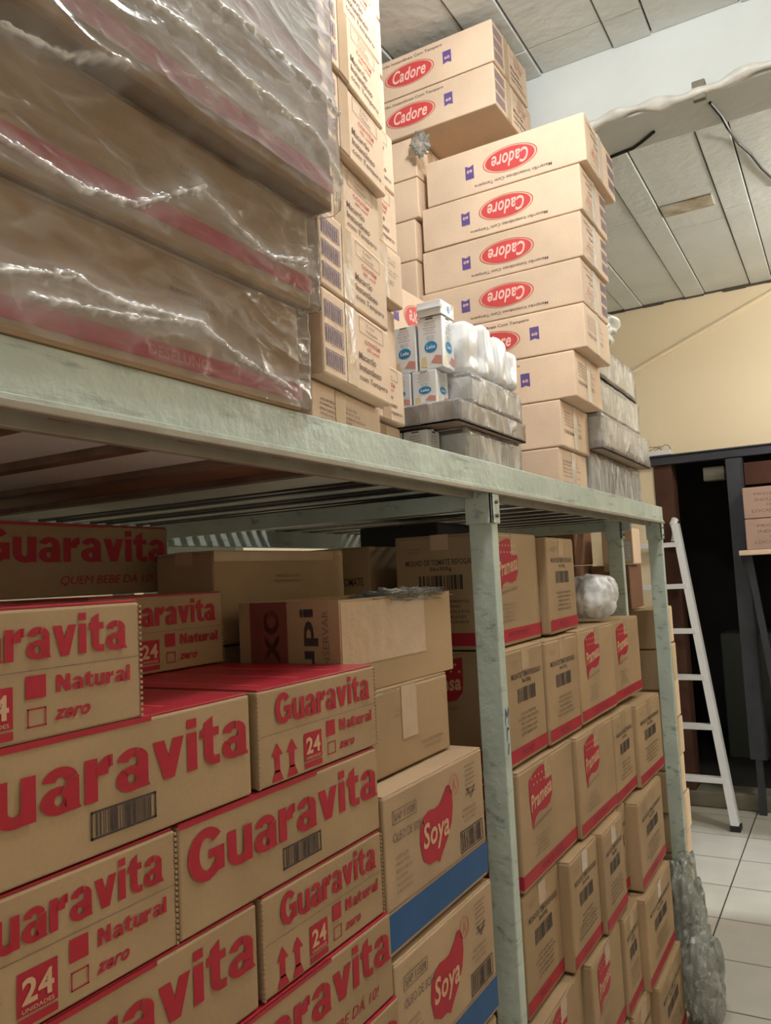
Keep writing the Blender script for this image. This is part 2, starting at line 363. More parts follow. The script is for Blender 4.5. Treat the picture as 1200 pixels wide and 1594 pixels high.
def drink_carton(x, y, z, kind, label, yaw=0, ink=True, grp='cartons of bottled drink piled under the shelf', redtop=True, H=.187):
    Wy = .645 if kind in ('large', 'slogan') else .436
    L = .436 if kind in ('large', 'slogan') else .645
    t = thing('drink_carton', P(x, y, z), math.radians(yaw), label, 'carton', grp)
    w_, l_, h_ = Wy*S, L*S, H*S
    mesh_obj('body', carton_body(l_, w_, h_-.003, .003), KRAFT, t)
    if ink: art_drink(w_, h_, kind).build(frame_x, t)
    bm = bmesh.new(); box(bm, (-l_+.004, .003, h_-.0032), (-.002, w_-.003, h_), .001)
    mesh_obj('top_panel', bm, REDTOP if redtop else KRAFT, t)
    if redtop:
        bm = bmesh.new()
        for a in range(3):
            box(bm, (-l_+.03, w_*(.12+.3*a), h_-.0001), (-.03, w_*(.12+.3*a)+.006, h_+.0004))
        mesh_obj('printed_stripe', bm, RED2, t)
        if kind != 'small':
            k = Ink(w_*.62, .006); k.rect(REDTOP, 0, 0, 1, 1); k.build(lambda a, b, c: (c, a, h_-.0065+b), t)
    if kind == 'small': edge_teeth(t, w_, h_-.004, KRAFT, 'l'); edge_teeth(t, w_, h_-.004, KRAFT, 'r')
    return t
# --- soya oil cartons
def oil_carton(x, y, z, label, H=.368, Wy=.585, L=.46):
    t = thing('oil_carton', P(x, y, z), 0, label, 'carton', 'cooking oil cartons beside the front post')
    w_, l_, h_ = Wy*S, L*S, H*S
    mesh_obj('body', carton_body(l_, w_, h_-.003, .004), KRAFT_PALE_OIL, t)
    k = Ink(w_, h_)
    k.rect(BLUE, 0, .03, 1, .26, name='blue_band')
    k.rect(GREYINK, 0, .275, 1, .283)
    k.frame(GREYINK, .07, .79, .28, .88, .0018); k.text(GREYINK, 'SAP 11508', .085, .81, .265, .86, .02)
    k.text(GREYINK, 'ÓLEO DE SOJA', .07, .66, .34, .75, .004)
    k.lines(GREYINK, .08, .34, .25, .60, 6, 3, 'l')
    # red drop shaped logo
    pts = [(.295, .56), (.305, .66), (.34, .73), (.39, .755), (.44, .745), (.49, .75), (.54, .80), (.575, .85), (.605, .85), (.63, .79), (.635, .69), (.615, .58), (.56, .48), (.50, .40), (.475, .36), (.44, .39), (.38, .39), (.32, .44)]
    k.poly(RED, pts, 0, 'logo'); k.text(CREAM, 'Soya', .325, .46, .585, .68, .022, .15, .0006)
    k.ring(REDFADE, .66, .83, .045, .07, .12); k.text(REDFADE, 'A', .64, .79, .68, .87, .02)
    for i in range(7): k.rect(GREYINK, .78+.006*(i % 2), .70+.035*i, .90-.01*(i % 3), .708+.035*i)
    k.text(GREYINK, 'V', .79, .66, .90, .75, .01)
    k.lines(GREYINK, .70, .50, .93, .62, 3, 4)
    k.barcode(BLACK, .70, .30, .96, .46, True, 40)
    k.build(frame_x, t)
    flaps(t, l_, w_, h_-.004, KRAFT_PALE_OIL, 'y')
    k = Ink(w_, l_*.45); k.text(GREYINK, 'ÓLEO DE SOJA REFINADO', .08, .62, .6, .75); k.lines(GREYINK, .08, .3, .4, .55, 2, 8)
    k.build(lambda a, b, c: (-l_*.5+b, a, h_+c), t, .0006)
    return t
KRAFT_PALE_OIL = cardboard('smooth_kraft_cardboard', (.43, .30, .185))
# --- tomato sauce cartons
def speech_logo(k, cx, cy, w, h, text='Pramesa'):
    X = lambda a: cx+a*w; Y = lambda b: cy+b*h
    pts = [(-.5, .36), (-.30, .44), (0, .5), (.30, .46), (.5, .5), (.5, .1), (.48, -.12), (.36, -.26), (.15, -.30), (-.12, -.27), (-.30, -.33), (-.42, -.50), (-.46, -.30), (-.5, 0)]
    k.poly(RED, [(X(a), Y(b)) for a, b in pts], 0, 'logo')
    for i in range(6):
        for j in range(2): k.ellipse(CREAM, X(-.38+.15*i+.07*j), Y(.37-.12*j), w*.022, h*.022, .0006, 'logo_dots')
    k.text(CREAM, text, X(-.46), Y(-.20), X(.46), Y(.08), .03, .1, .0006, 'printed_lettering', h*.13)
    k.text(GREYINK, 'tradicional de tomate', X(-.40), Y(-.50), X(.40), Y(-.42), 0, 0, 0, 'printed_lettering', h*.08)
def art_tomato(W, H, kind, seed=1, lx=.36):
    k = Ink(W, H)
    k.rect(RED, 0, .035, 1, .145, name='red_band')
    if kind == 'L':
        speech_logo(k, lx, .70, .40, .50)
        k.lines(GREYINK, .18, .20, .50, .38, 5, seed)
        k.text(BLACK, 'MOLHO DE TOMATE', .30, .06, .70, .115, 0)
    else:
        k.lines(GREYINK, .10, .84, .32, .90, 2, 5)
        k.text(BLACK, 'MOLHO DE TOMATE REFOGADO', .12, .735, .90, .785, .012)
        k.text(BLACK, '36x300g', .38, .675, .62, .72, .01)
        k.barcode(BLACK, .26, .52, .74, .645, False, 46)
        k.lines(BLACK, .18, .22, .84, .44, 5, seed+3)
        k.text(BLACK, 'MOLHO', .3, .06, .6, .115, 0)
    return k
def tomato_carton(x, y, z, kind, label, Wy=None, yaw=0, H=.385, cface=None, front=True):
    Wy = Wy or (.52 if kind == 'L' else .355); L = .355 if kind == 'L' else .52
    rw = random.Random(int(y*100+z*37)); yaw = yaw or rw.uniform(-1.4, 1.0)
    t = thing('tomato_sauce_carton', P(x, y, z), math.radians(yaw), label, 'carton', 'tomato sauce cartons stacked between the posts')
    w_, l_, h_ = Wy*S, L*S, H*S
    mesh_obj('body', carton_body(l_, w_, h_-.004, .005), KRAFT, t)
    if front: art_tomato(w_, h_, kind, int(y*10)).build(frame_x, t)
    if cface: art_tomato(l_, h_, cface, 2, .50).build(frame_y(l_), t)
    flaps(t, l_, w_, h_-.004, KRAFT, 'y')
    bm = bmesh.new(); box(bm, (.0002, w_/2-.024, h_*.80), (.001, w_/2+.024, h_-.004)); mesh_obj('side_tape', bm, TAPE, t)
    return t
# --- noodle cartons
def art_noodle_long(W, H, rot):
    k = Ink(W, H, rot)
    k.text(BROWNINK, 'Macarrão Instantâneo Com Tempero', .20, .80, .68, .89, .012)
    k.ellipse(RED2, .45, .47, .155, .24, 0, 'logo'); k.ring(RED2, .45, .47, .165, .26, .035, 'logo')
    k.text(PINKISH, 'Cadore', .335, .33, .565, .64, .02, .3, .0006)
    k.poly(PURPLE, [(.68, .36), (.68, .66), (.735, .66), (.735, .36), (.7075, .40)], 0, 'ribbon_mark'); k.text(PINKISH, '60', .69, .46, .725, .53, .03, 0, .0006)
    return k
def art_noodle_end(W, H, rot, variant=0):
    k = Ink(W, H, rot)
    if variant == 0:
        for i in range(3):
            v = .10+.28*i; k.frame(DULLP, .02, v, .26, v+.20, .0018, 'barcode')
            for j in range(8): k.rect(DULLP, .035+.027*j, v+.02, .050+.027*j, v+.18, 0, 'barcode')
        a_ = lambda u: u
        k.frame(GREYINK, .50, .74, .88, .94, .0012); k.text(GREYINK, 'Lote', .62, .86, .74, .90); k.text(GREYINK, 'Validade', .60, .78, .78, .82)
        k.text(REDFADE, 'CONTÉM', .58, .63, .82, .70, .02); k.text(REDFADE, '60 unid', .61, .55, .80, .60, .01)
        for i, s_ in enumerate(('Macarrão', 'Instantâneo', 'com Tempero')): k.text(BROWNINK, s_, .48, .40-.14*i, (.74, .82, .92)[i], .49-.14*i, .012)
    elif variant == 9:
        k.frame(GREYINK, .12, .74, .80, .94, .0012); k.text(GREYINK, 'Lote', .36, .86, .56, .90); k.text(GREYINK, 'Validade', .32, .78, .62, .82)
        k.text(REDFADE, 'CONTÉM', .30, .62, .70, .70, .02); k.text(REDFADE, '60 unid', .34, .54, .66, .60, .01)
        for i, s_ in enumerate(('Macarrão', 'Instantâneo', 'com Tempero')): k.text(BROWNINK, s_, .14, .40-.14*i, (.62, .74, .88)[i], .49-.14*i, .012)
    else:
        k.lines(BROWNINK, .10, .45, .86, .80, 5, variant, 'l'); k.text(BROWNINK, 'CONSERVAR EM LOCAL SECO', .08, .30, .7, .38, .01)
    return k
def noodle_carton(x, y, z, label, yaw=0, rot=False, Wy=.42, L=.78, H=.203, longface=True, end=0, grp='instant noodle cartons stacked on top of the shelf', tapew=False, tp=.30):
    t = thing('noodle_carton', P(x, y, z), math.radians(yaw), label, 'carton', grp)
    w_, l_, h_ = Wy*S, L*S, H*S
    mesh_obj('body', carton_body(l_, w_, h_-.002, .004), KRAFT_PALE, t)
    if longface: art_noodle_long(l_, h_, rot).build(frame_y(l_), t)
    if end is not None: art_noodle_end(w_, h_, rot, end).build(frame_x, t)
    bm = bmesh.new()
    box(bm, (.0002, w_*tp, h_*.02), (.0011, w_*tp+.04, h_-.003)); mesh_obj('packing_tape', bm, TAPEW if tapew else TAPE, t)
    flaps(t, l_, w_, h_-.0045, KRAFT_PALE, 'x', tape=False)
    return t
# --- plain cartons
def plain_carton(x, y, z, L, Wy, H, label, mat=None, yaw=0, name='cardboard_carton', cat='carton', grp=None, marks=None, tape=True, along='y'):
    mat = mat or KRAFT
    t = thing(name, P(x, y, z), math.radians(yaw), label, cat, grp)
    w_, l_, h_ = Wy*S, L*S, H*S
    mesh_obj('body', carton_body(l_, w_, h_-.004, .005), mat, t)
    flaps(t, l_, w_, h_-.004, mat, along, tape=tape)
    if marks: marks(t, l_, w_, h_)
    return t
# ================================================================ THE SETTING
bm = bmesh.new(); ubox(bm, (-4.5, -2.5, ZF-.1), (3.2, YW+3.5, ZF), 0, 0)
floor = mesh_obj('floor', bm, None); floor.data.materials.clear()
def tile_mat():
    m = nmat('worn_ceramic_tile', (.60, .58, .52), .28, .5, .5, 4, (.46, .44, .38))
    nt = m.node_tree; N = nt.nodes; L = nt.links; b = N['Principled BSDF']
    tc = [n for n in N if n.type == 'TEX_COORD'][0]; mx = [n for n in N if n.type == 'MIX'][0]
    mp = N.new('ShaderNodeMapping'); mp.inputs['Location'].default_value = (-.07*S, -.555*S, 0)
    L.new(tc.outputs['Object'], mp.inputs[0])
    br = N.new('ShaderNodeTexBrick'); br.offset = 0; br.inputs['Scale'].default_value = 1; br.inputs['Mortar Size'].default_value = .0035
    br.inputs['Brick Width'].default_value = .60*S*1.25; br.inputs['Row Height'].default_value = .575*S
    br.inputs['Color1'].default_value = (1, 1, 1, 1); br.inputs['Color2'].default_value = (.93, .93, .93, 1); br.inputs['Mortar'].default_value = (.12, .11, .09, 1)
    L.new(mp.outputs[0], br.inputs['Vector'])
    mu = N.new('ShaderNodeMix'); mu.data_type = 'RGBA'; mu.blend_type = 'MULTIPLY'; mu.inputs[0].default_value = 1
    L.new(mx.outputs[2], mu.inputs[6]); L.new(br.outputs[0], mu.inputs[7]); L.new(mu.outputs[2], b.inputs['Base Color']); return m
floor.data.materials.append(tile_mat()); structure(floor)
# ceiling: wide and narrow precast planks with dark joints, concrete beam across
bm = bmesh.new()
ubox(bm, (-4.5, -2.5, ZC+.02), (3.2, YW+.2, ZC+.12), 0, 1)
near = [-.41, -.20, .175, .366, .77, .96, 1.36, 1.55, 1.95, 2.14, 2.55, 2.75, 3.2]
lft = [-.80, -1.0, -1.4, -1.6, -2.0, -2.2, -2.6, -2.8, -3.2, -3.4, -3.8, -4.0, -4.4]
rr = random.Random(3)
def planks(y0, y1, xs, off):
    xs = sorted(xs)
    for i, (a, b) in enumerate(zip(xs, xs[1:])):
        narrow = (b-a) < .3
        y = y0
        while y < y1:
            ye = min(y1, y+rr.uniform(1.7, 2.3)); dz = rr.uniform(-.004, .004)
            ubox(bm, (a+.0045, y+.0015, ZC+dz-(.008 if narrow else 0)), (b-.0045, ye-.0015, ZC+.03), .003); y = ye
planks(-2.5, 4.0, near+lft, 0)
planks(4.35, YW, [v+.02 for v in [-.62, -.22+.0, -.03, .375, .565, .97, 1.16, 1.56, 1.75, 2.15, 2.35, 2.75, 3.2, -.81, -1.2, -1.4, -1.8, -2.0, -2.4, -2.6, -3.0, -3.2, -3.6, -3.8, -4.2]], 0)
structure(mesh_obj('ceiling', bm, [SLAB, SEAM]))
bm = bmesh.new(); ubox(bm, (-4.5, 4.0, 2.25), (3.2, 4.35, ZC+.03), .006)
structure(mesh_obj('trim_1', bm, CONC), 'whitewashed concrete beam across the ceiling')
# end wall with opening
ox0, ox1, lz = -.62, 2.4, 1.03
bm = bmesh.new()
ubox(bm, (-4.5, YW, ZF), (ox0, YW+.25, ZC+.03)); ubox(bm, (ox0, YW, lz+.06), (ox1, YW+.25, ZC+.03)); ubox(bm, (ox1, YW, ZF), (3.2, YW+.25, ZC+.03))
structure(mesh_obj('wall_back', bm, WALLT))
bm = bmesh.new(); ubox(bm, (-.70, YW-.07, lz-.045), (2.5, YW+.02, lz+.035), .004); ubox(bm, (-.70, YW-.09, lz+.035), (2.5, YW+.02, lz+.05), .002)
structure(mesh_obj('trim_2', bm, STEEL), 'dark steel lintel over the opening')
bm = bmesh.new(); ubox(bm, (ox0-.02, YW-.02, ZF), (ox1, YW+.28, ZF+.15), .01)
structure(mesh_obj('trim_3', bm, CURB), 'dirty concrete curb across the opening')
bm = bmesh.new(); ubox(bm, (ox0, YW-.015, ZF+.15), (ox0+.17, YW+.25, lz-.03), .004)
structure(mesh_obj('door_1', bm, BROWNW), 'brown wooden jamb boards at the left of the opening')
bm = bmesh.new()
for i in range(40):
    x_ = -4.4+.19*i; ubox(bm, (x_, YW-.012-.008*rr.random(), ZC-.012-.022*rr.random()), (x_+.2, YW+.01, ZC+.01), .002)
structure(mesh_obj('trim_5', bm, SEAM), 'dark grimy joint between ceiling and tan wall')
# dark room behind
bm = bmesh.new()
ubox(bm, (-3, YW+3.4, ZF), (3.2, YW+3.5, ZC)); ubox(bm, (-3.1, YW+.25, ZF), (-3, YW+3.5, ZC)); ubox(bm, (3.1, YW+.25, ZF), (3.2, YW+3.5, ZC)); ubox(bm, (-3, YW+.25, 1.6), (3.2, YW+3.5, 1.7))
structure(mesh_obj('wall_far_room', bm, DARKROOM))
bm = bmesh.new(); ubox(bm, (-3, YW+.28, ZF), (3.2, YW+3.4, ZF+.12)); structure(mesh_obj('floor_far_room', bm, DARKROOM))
# other walls
bm = bmesh.new(); ubox(bm, (-4.6, -2.5, ZF), (-4.4, YW, ZC+.1)); structure(mesh_obj('wall_left', bm, WALLT))
bm = bmesh.new(); ubox(bm, (-4.6, -2.6, ZF), (3.3, -2.5, ZC+.1)); structure(mesh_obj('wall_front', bm, WALLT))
bm = bmesh.new(); ubox(bm, (2.6, -2.5, ZF), (2.75, 6.19, ZC+.1)); ubox(bm, (2.6, 7.11, ZF), (2.75, YW, ZC+.1)); ubox(bm, (2.6, 6.19, .6), (2.75, 7.11, ZC+.1))
structure(mesh_obj('wall_right', bm, WALLT))
# masonry pillar behind the rack
bm = bmesh.new(); ubox(bm, (-3.15, 3.9, ZF), (-2.33, 3.98, ZC), .006)
structure(mesh_obj('wall_pillar', bm, WALLG))
# ceiling stain and cross joint
bm = bmesh.new(); ubox(bm, (.0, 6.02, ZC-.012), (.36, 6.22, ZC), .003); structure(mesh_obj('trim_4', bm, STAIN), 'rust stained cross joint between ceiling planks')
# ================================================================ THE RACK
LIPM = nmat('tan_worn_paint', (.36, .33, .26), .5, .4, .6, 12, (.24, .19, .14))
rack = thing('storage_rack', P(-.6, 2.5, ZF), 0, 'pale green painted metal storage rack with long front beam', 'rack')
def rchild(name, bm, mat, label=None):
    o = mesh_obj(name, bm, mat); o.parent = rack; o.matrix_parent_inverse = Matrix.Translation(-rack.location)
    if label: o['label'] = label
    return o
YE = 5.26
bm = bmesh.new(); ubox(bm, (-.035, -.6, .283), (0, YE, .368), .002)
ubox(bm, (-.10, -.6, .275), (.004, YE, .285), .001); rchild('front_beam', bm, PAINT)
bm = bmesh.new(); ubox(bm, (-.012, -.6, .262), (.010, YE, .276), .0015); ubox(bm, (-.075, -.6, .250), (-.055, YE, .276), .0015); rchild('beam_lip', bm, LIPM, 'thin tan lip under the front beam')
bm = bmesh.new(); ubox(bm, (-1.75, -.6, .20), (-1.70, YE, .30), .002); rchild('rear_beam', bm, PAINT)
bm = bmesh.new(); ubox(bm, (-1.75, YE-.04, .302), (-.036, YE, .366), .002); rchild('end_beam', bm, PAINT)
def post(x, y, w=.083, d=.05, name='post'):
    bm = bmesh.new()
    ubox(bm, (x-w, y, ZF), (x, y+d, .275), .0025)
    rchild(name, bm, PAINT)
    bm = bmesh.new(); ubox(bm, (x-w-.006, y-.010, .165), (x+.006, y+.004, .276), .0015); ubox(bm, (x-.004, y-.010, .165), (x+.006, y+d+.01, .276), .0015)
    rchild('bracket', bm, PAINT)
    bm = bmesh.new()
    for zz in (.19, .235):
        tube(bm, [P(x+.006, y+.025, zz), P(x+.014, y+.025, zz)], .0045, 6)
    rchild('bolt', bm, RUST)
post(0, 2.44); post(-.137, 4.72); post(0, 5.17)
post(-1.70, 2.44); post(-1.70, 5.17); post(0, -.5); post(-1.70, -.5)
for yb in (2.44, 4.72):
    bm = bmesh.new(); ubox(bm, (-1.70, yb+.003, .215), (-.085, yb+.045, .272), .002); rchild('cross_beam', bm, PAINT)
# blue pen marks on the post
k = Ink(.05, .16)
for (a, b, t_) in ((.2, .62, 'W'), (.25, .38, 'n'), (.3, .12, '4')): k.text(BLUE, t_, a, b, a+.5, b+.2, 0, .2)
bmk = bpy.data.objects.new('pen_marks', None)
ky = Ink(.03, .12); ky.text(BLUE, 'M', .0, .55, .8, .85, 0, .2); ky.text(BLUE, 'r', .1, .25, .7, .5, 0, .2); ky.text(BLUE, '1', .2, .0, .6, .2, 0, .2)
(_ink, _nm), (vs, fs) = list(ky.layers.items())[0]
me = bpy.data.meshes.new('pen_marks'); o0 = P(.0009, 2.45, -.58); me.from_pydata([(o0.x+c, o0.y+a, o0.z+b) for a, b, c in vs], [], fs); me.materials.append(BLUE)
bpy.data.objects.remove(bmk)
pm = bpy.data.objects.new('pen_marks', me); COL.objects.link(pm); pm.parent = rack; pm.matrix_parent_inverse = Matrix.Translation(-rack.location)
# deck: boards and rails running back from the front beam
ys = [-.60+.28*i for i in range(9)]
for i, y in enumerate(ys):
    bm = bmesh.new(); ubox(bm, (-1.70, y+.05, .285), (-.036, y+.272, .300), .002); rchild('deck_board', bm, DECKWOOD if i == 7 else DECK)
    bm = bmesh.new(); ubox(bm, (-1.70, y+.006, .272), (-.036, y+.046, .298), .001); rchild('deck_joist', bm, RUST, 'thin brown joist between boards')
y = 1.93; i = 0
while y < YE-.06:
    bm = bmesh.new(); ubox(bm, (-1.70, y, .288), (-.036, y+.040, .300), .0015); rchild('deck_rail', bm, STEEL if i % 3 else DECK); y += .082; i += 1
# ================================================================ DRINK CARTONS (lower left)
ZR = [-.955, -.767, -.577, -.387, -.200, -.012]
D = drink_carton
D(0, .495, -.200, 'small', 'drink carton at the left edge of the photo, topmost in the front column')
D(0, .55, -.387, 'large', 'wide drink carton in the second row down, red word cut by the left photo edge')
D(0, 1.218, -.387, 'small', 'small-faced drink carton with 24 printed, topmost beside the plain brown cartons', yaw=0)
D(.0, .56, -.577, 'small', 'small-faced drink carton in the third row, at the left photo edge')
D(0, 1.003, -.577, 'large', 'wide drink carton showing its whole red word and a framed barcode')
D(0, .55, -.767, 'large', 'wide drink carton in the fourth row, left of the seam')
D(0, 1.212, -.767, 'small', 'small-faced drink carton with 24 printed, under the wide one with full red word')
D(.006, 1.02, -.957, 'slogan', 'slanted-slogan drink carton in the fifth row at the bottom of the photo')
D(0, .575, -.957, 'small', 'drink carton of the fifth row in the bottom left corner')
D(.012, 1.03, -1.147, 'slogan', 'drink carton with only its top edge showing at the bottom photo edge')
D(0, .58, -1.147, 'small', 'drink carton below the bottom left corner of the photo')
hid = 'drink carton in the lower rows that carry the pile'
for r in range(6):
    z = -1.147-.190*(r+1)
    D(0, .5, z, 'large', hid, ink=True, grp='drink cartons carrying the pile'); D(0, 1.16, z, 'small', hid, grp='drink cartons carrying the pile')
D(-.455, .52, -.387, 'large', 'drink carton behind the front row with a red top, left one', ink=False, grp='drink cartons in the second row back')
D(-.655, 1.20, -.387, 'small', 'drink carton behind the front row with a red top, right one', ink=False, grp='drink cartons in the second row back')
D(-.46, 1.212, -.197, 'small', 'small-faced drink carton in shade behind the front rows, under the dark top carton', grp='shaded drink cartons at the back')
D(-.67, .54, -.197, 'large', 'shaded drink carton hidden behind the topmost left carton', ink=False, grp='shaded drink cartons at the back')
D(-.80, 1.15, -.005, 'slogan', 'dark shaded drink carton topmost at the back left under the shelf', grp='shaded drink cartons at the back', H=.195)
for r in range(10):
    z = -.577-.190*r
    if z < ZF: break
    D(-.67, .52, z, 'large', 'drink carton of the hidden inner rows', ink=False, grp='hidden inner drink cartons', redtop=False)
    D(-.68, 1.20, z, 'small', 'drink carton of the hidden inner rows', ink=False, grp='hidden inner drink cartons', redtop=False)
# ================================================================ OIL CARTONS + plain brown ones
oil_carton(0, 1.665, -.880, 'cooking oil carton with red logo and blue band, upper one beside the post')
oil_carton(.005, 1.672, -1.262, 'cooking oil carton with red logo at the bottom edge of the photo')
oil_carton(0, 1.668, -1.645, 'cooking oil carton under the visible two, upper of the hidden pair')
oil_carton(0, 1.668, -2.028, 'cooking oil carton at the foot of the oil stack')
plain_carton(0, 1.668, ZF, .46, .585, .265, 'plain carton at the very foot of the oil stack on the floor')
def m_plain(t, l, w, h):
    k = Ink(w, h); k.lines(GREYINK, .35, .62, .62, .74, 2, 4); k.lines(GREYINK, .62, .12, .95, .26, 2, 9)
    k.rect(GREYINK, .28, .955, .42, .965); k.build(frame_x, t)
    bm = bmesh.new(); box(bm, (.0003, w*.46, h*.35), (.0015, w*.62, h*.98)); mesh_obj('clear_tape_patch', bm, TAPE, t)
plain_carton(-.075, 1.664, -.507, .42, .535, .222, 'plain brown carton resting on the cooking oil carton', marks=m_plain)
# open carton with crumpled plastic
def m_open(t, l, w, h):
    k = Ink(l, h)
    k.rect(DARKRED, .12, 0, .50, 1); k.vtext(BLACK, 'oxo', .26, .08, .42, .92, .02); k.vtext(BLACK, 'Iupi', .62, .08, .80, .92, .03); k.vtext(GREYINK, 'CONSERVAR', .84, .1, .90, .9, 0)
    k.build(frame_y(l), t)
    bm = bmesh.new(); rr = random.Random(2)
    box(bm, (.0003, .004, h*.30), (.0012, w*.72, h*.97)); mesh_obj('clear_tape_patch', bm, TAPE, t)
t = thing('open_carton', P(-.10, 1.665, -.284), math.radians(-1.5), 'brown taped carton with crumpled clear plastic along its open top edge', 'carton')
w_, l_, h_ = .60*S, .325*S, .238*S
bm = bmesh.new()
for lo, hi in (((-l_, 0, 0), (0, w_, .004)), ((-l_, 0, .004), (-l_+.004, w_, h_)), ((-.004, 0, .004), (0, w_, h_)), ((-l_+.004, 0, .004), (-.004, .004, h_)), ((-l_+.004, w_-.004, .004), (-.004, w_, h_))): box(bm, lo, hi)
mesh_obj('body', bm, KRAFT, t); m_open(t, l_, w_, h_)
bm = bmesh.new(); box(bm, (-l_+.004, .004, h_-.03), (-l_*.45, w_-.004, h_-.026)); mesh_obj('flap', bm, KRAFT, t)
def crumple(bm, c, sx, sy, sz, seed, sub=4, amp=.35, freq=3):
    r = bmesh.ops.create_icosphere(bm, subdivisions=sub, radius=1)
    for v in r['verts']:
        n = v.co.copy(); o_ = Vector((seed*3.1, seed*1.7, seed))
        a = 1+amp*(abs(noise.noise(n*freq+o_))*1.6-.3)+amp*.35*noise.noise(n*freq*3+o_)
        v.co = Vector((c[0]+n.x*sx*a, c[1]+n.y*sy*a, c[2]+n.z*sz*a))
bm = bmesh.new(); crumple(bm, (-.03, w_*.62, h_-.003), .035, w_*.36, .014, 4, 5, .6, 6); mesh_obj('crumpled_plastic', bm, CRINK, t, True)
# long brown carton and dark carton at the back
def m_brown(t, l, w, h):
    k = Ink(w, h); k.lines(GREYINK, .38, .62, .66, .74, 2, 4); k.build(frame_x, t)
    bm = bmesh.new(); box(bm, (.0003, .0, h*.88), (.0012, w*.9, h*.985)); mesh_obj('clear_tape_patch', bm, TAPE, t)
plain_carton(-.50, 1.665, -.16, .23, .60, .262, 'long plain brown carton with taped top edge, behind the taped open one', yaw=-3, marks=m_brown)
plain_carton(-.51, 1.665, -.505, .22, .62, .34, 'brown carton hidden under the long plain one')
def m_dark(t, l, w, h):
    k = Ink(l, h); k.text(BLACK, 'MOLHO DE TOMATE', .1, .62, .9, .70, .01); k.barcode(BLACK, .2, .25, .7, .45, False, 30); k.build(frame_y(l), t)
plain_carton(-.545, 2.56, -.26, .30, .30, .385, 'shaded carton with dark barcode between the long brown one and the sauce cartons', marks=m_dark)
for r in range(5): plain_carton(-.565, 2.56, -.26-.392*(r+1), .30, .30, .388, 'carton in the hidden inner stack behind the sauce cartons', grp='hidden inner stack')
plain_carton(-.62, 3.3, -.245, .42, .45, .495, 'black plastic crate standing behind the sauce cartons under the shelf', mat=BLACKM, name='plastic_crate', cat='crate', tape=False)
for r in range(5): plain_carton(-.62, 3.3, -.245-.41*(r+1), .42, .45, .405, 'carton in the hidden stack under the black crate', grp='hidden stack under the crate')
# ================================================================ TOMATO SAUCE CARTONS
T = tomato_carton
T(-.06, 2.53, -.255, 'L', 'sauce carton topmost beside the front post, barcode side facing the camera', cface='S', H=.40)
T(-.035, 3.07, -.250, 'S', 'sauce carton topmost beside the white plastic bag, taped at its foot', H=.385, Wy=.40, yaw=2)
T(-.02, 2.53, -.645, 'S', 'sauce carton in the second row right behind the post, barcode side out', cface='L', Wy=.37)
T(-.01, 2.91, -.645, 'S', 'sauce carton in the second row with barcode, second from the post', Wy=.37)
T(.0, 3.29, -.638, 'L', 'sauce carton with red logo under the white plastic bag, left half of the pair')
T(.0, 3.815, -.638, 'L', 'sauce carton with red logo under the white plastic bag, right half of the pair')
T(.0, 2.53, -1.040, 'L', 'sauce carton with red logo in the third row next to the post', cface='L', Wy=.58)
T(.02, 3.12, -1.040, 'L', 'sauce carton with red logo in the third row, second from the post', Wy=.50)
T(.03, 3.63, -1.045, 'S', 'sauce carton in the third row, third from the post, narrow side out')
T(.05, 3.99, -1.055, 'S', 'sauce carton at the far end of the third row', Wy=.48)
T(-.01, 2.53, -1.435, 'S', 'sauce carton in the fourth row touching the post')
T(.035, 2.89, -1.435, 'S', 'sauce carton in the fourth row with bulging left edge, second from the post', Wy=.345)
T(.06, 3.24, -1.435, 'S', 'sauce carton in the fourth row with crushed top, third from the post', Wy=.33)
T(.02, 3.58, -1.435, 'S', 'recessed sauce carton in the fourth row before the last one', Wy=.17)
T(.08, 3.76, -1.450, 'S', 'sauce carton at the far end of the fourth row', Wy=.54)
T(.03, 2.53, -1.830, 'L', 'sauce carton with red logo in the fifth row next to the post', Wy=.45)
T(.06, 2.99, -1.830, 'L', 'sauce carton with red logo in the fifth row, second from the post', Wy=.43)
T(.07, 3.43, -1.832, 'S', 'narrow sauce carton in the fifth row before the last one', Wy=.25)
T(.10, 3.69, -1.845, 'S', 'sauce carton at the far end of the fifth row', Wy=.55)
T(.04, 2.53, -2.225, 'L', 'sauce carton in the lowest row next to the post', Wy=.46)
T(.07, 3.0, -2.225, 'L', 'sauce carton in the lowest row, second from the post', Wy=.44)
T(.08, 3.45, -2.225, 'S', 'sauce carton in the lowest row, third from the post', Wy=.28)
T(.12, 3.74, -2.235, 'S', 'sauce carton at the far end of the lowest row', Wy=.52)
bm = bmesh.new(); ubox(bm, (-.5, 2.52, ZF), (.10, 4.3, -2.285), .002); ubox(bm, (-.5, 2.52, -2.255), (.10, 4.3, -2.237), .002)
for yy in (2.55, 3.3, 4.15): ubox(bm, (-.5, yy, -2.285), (.10, yy+.12, -2.255), .001)
tag(mesh_obj('wooden_pallet', bm, BROWNW), 'low wooden pallet under the sauce cartons', 'pallet')
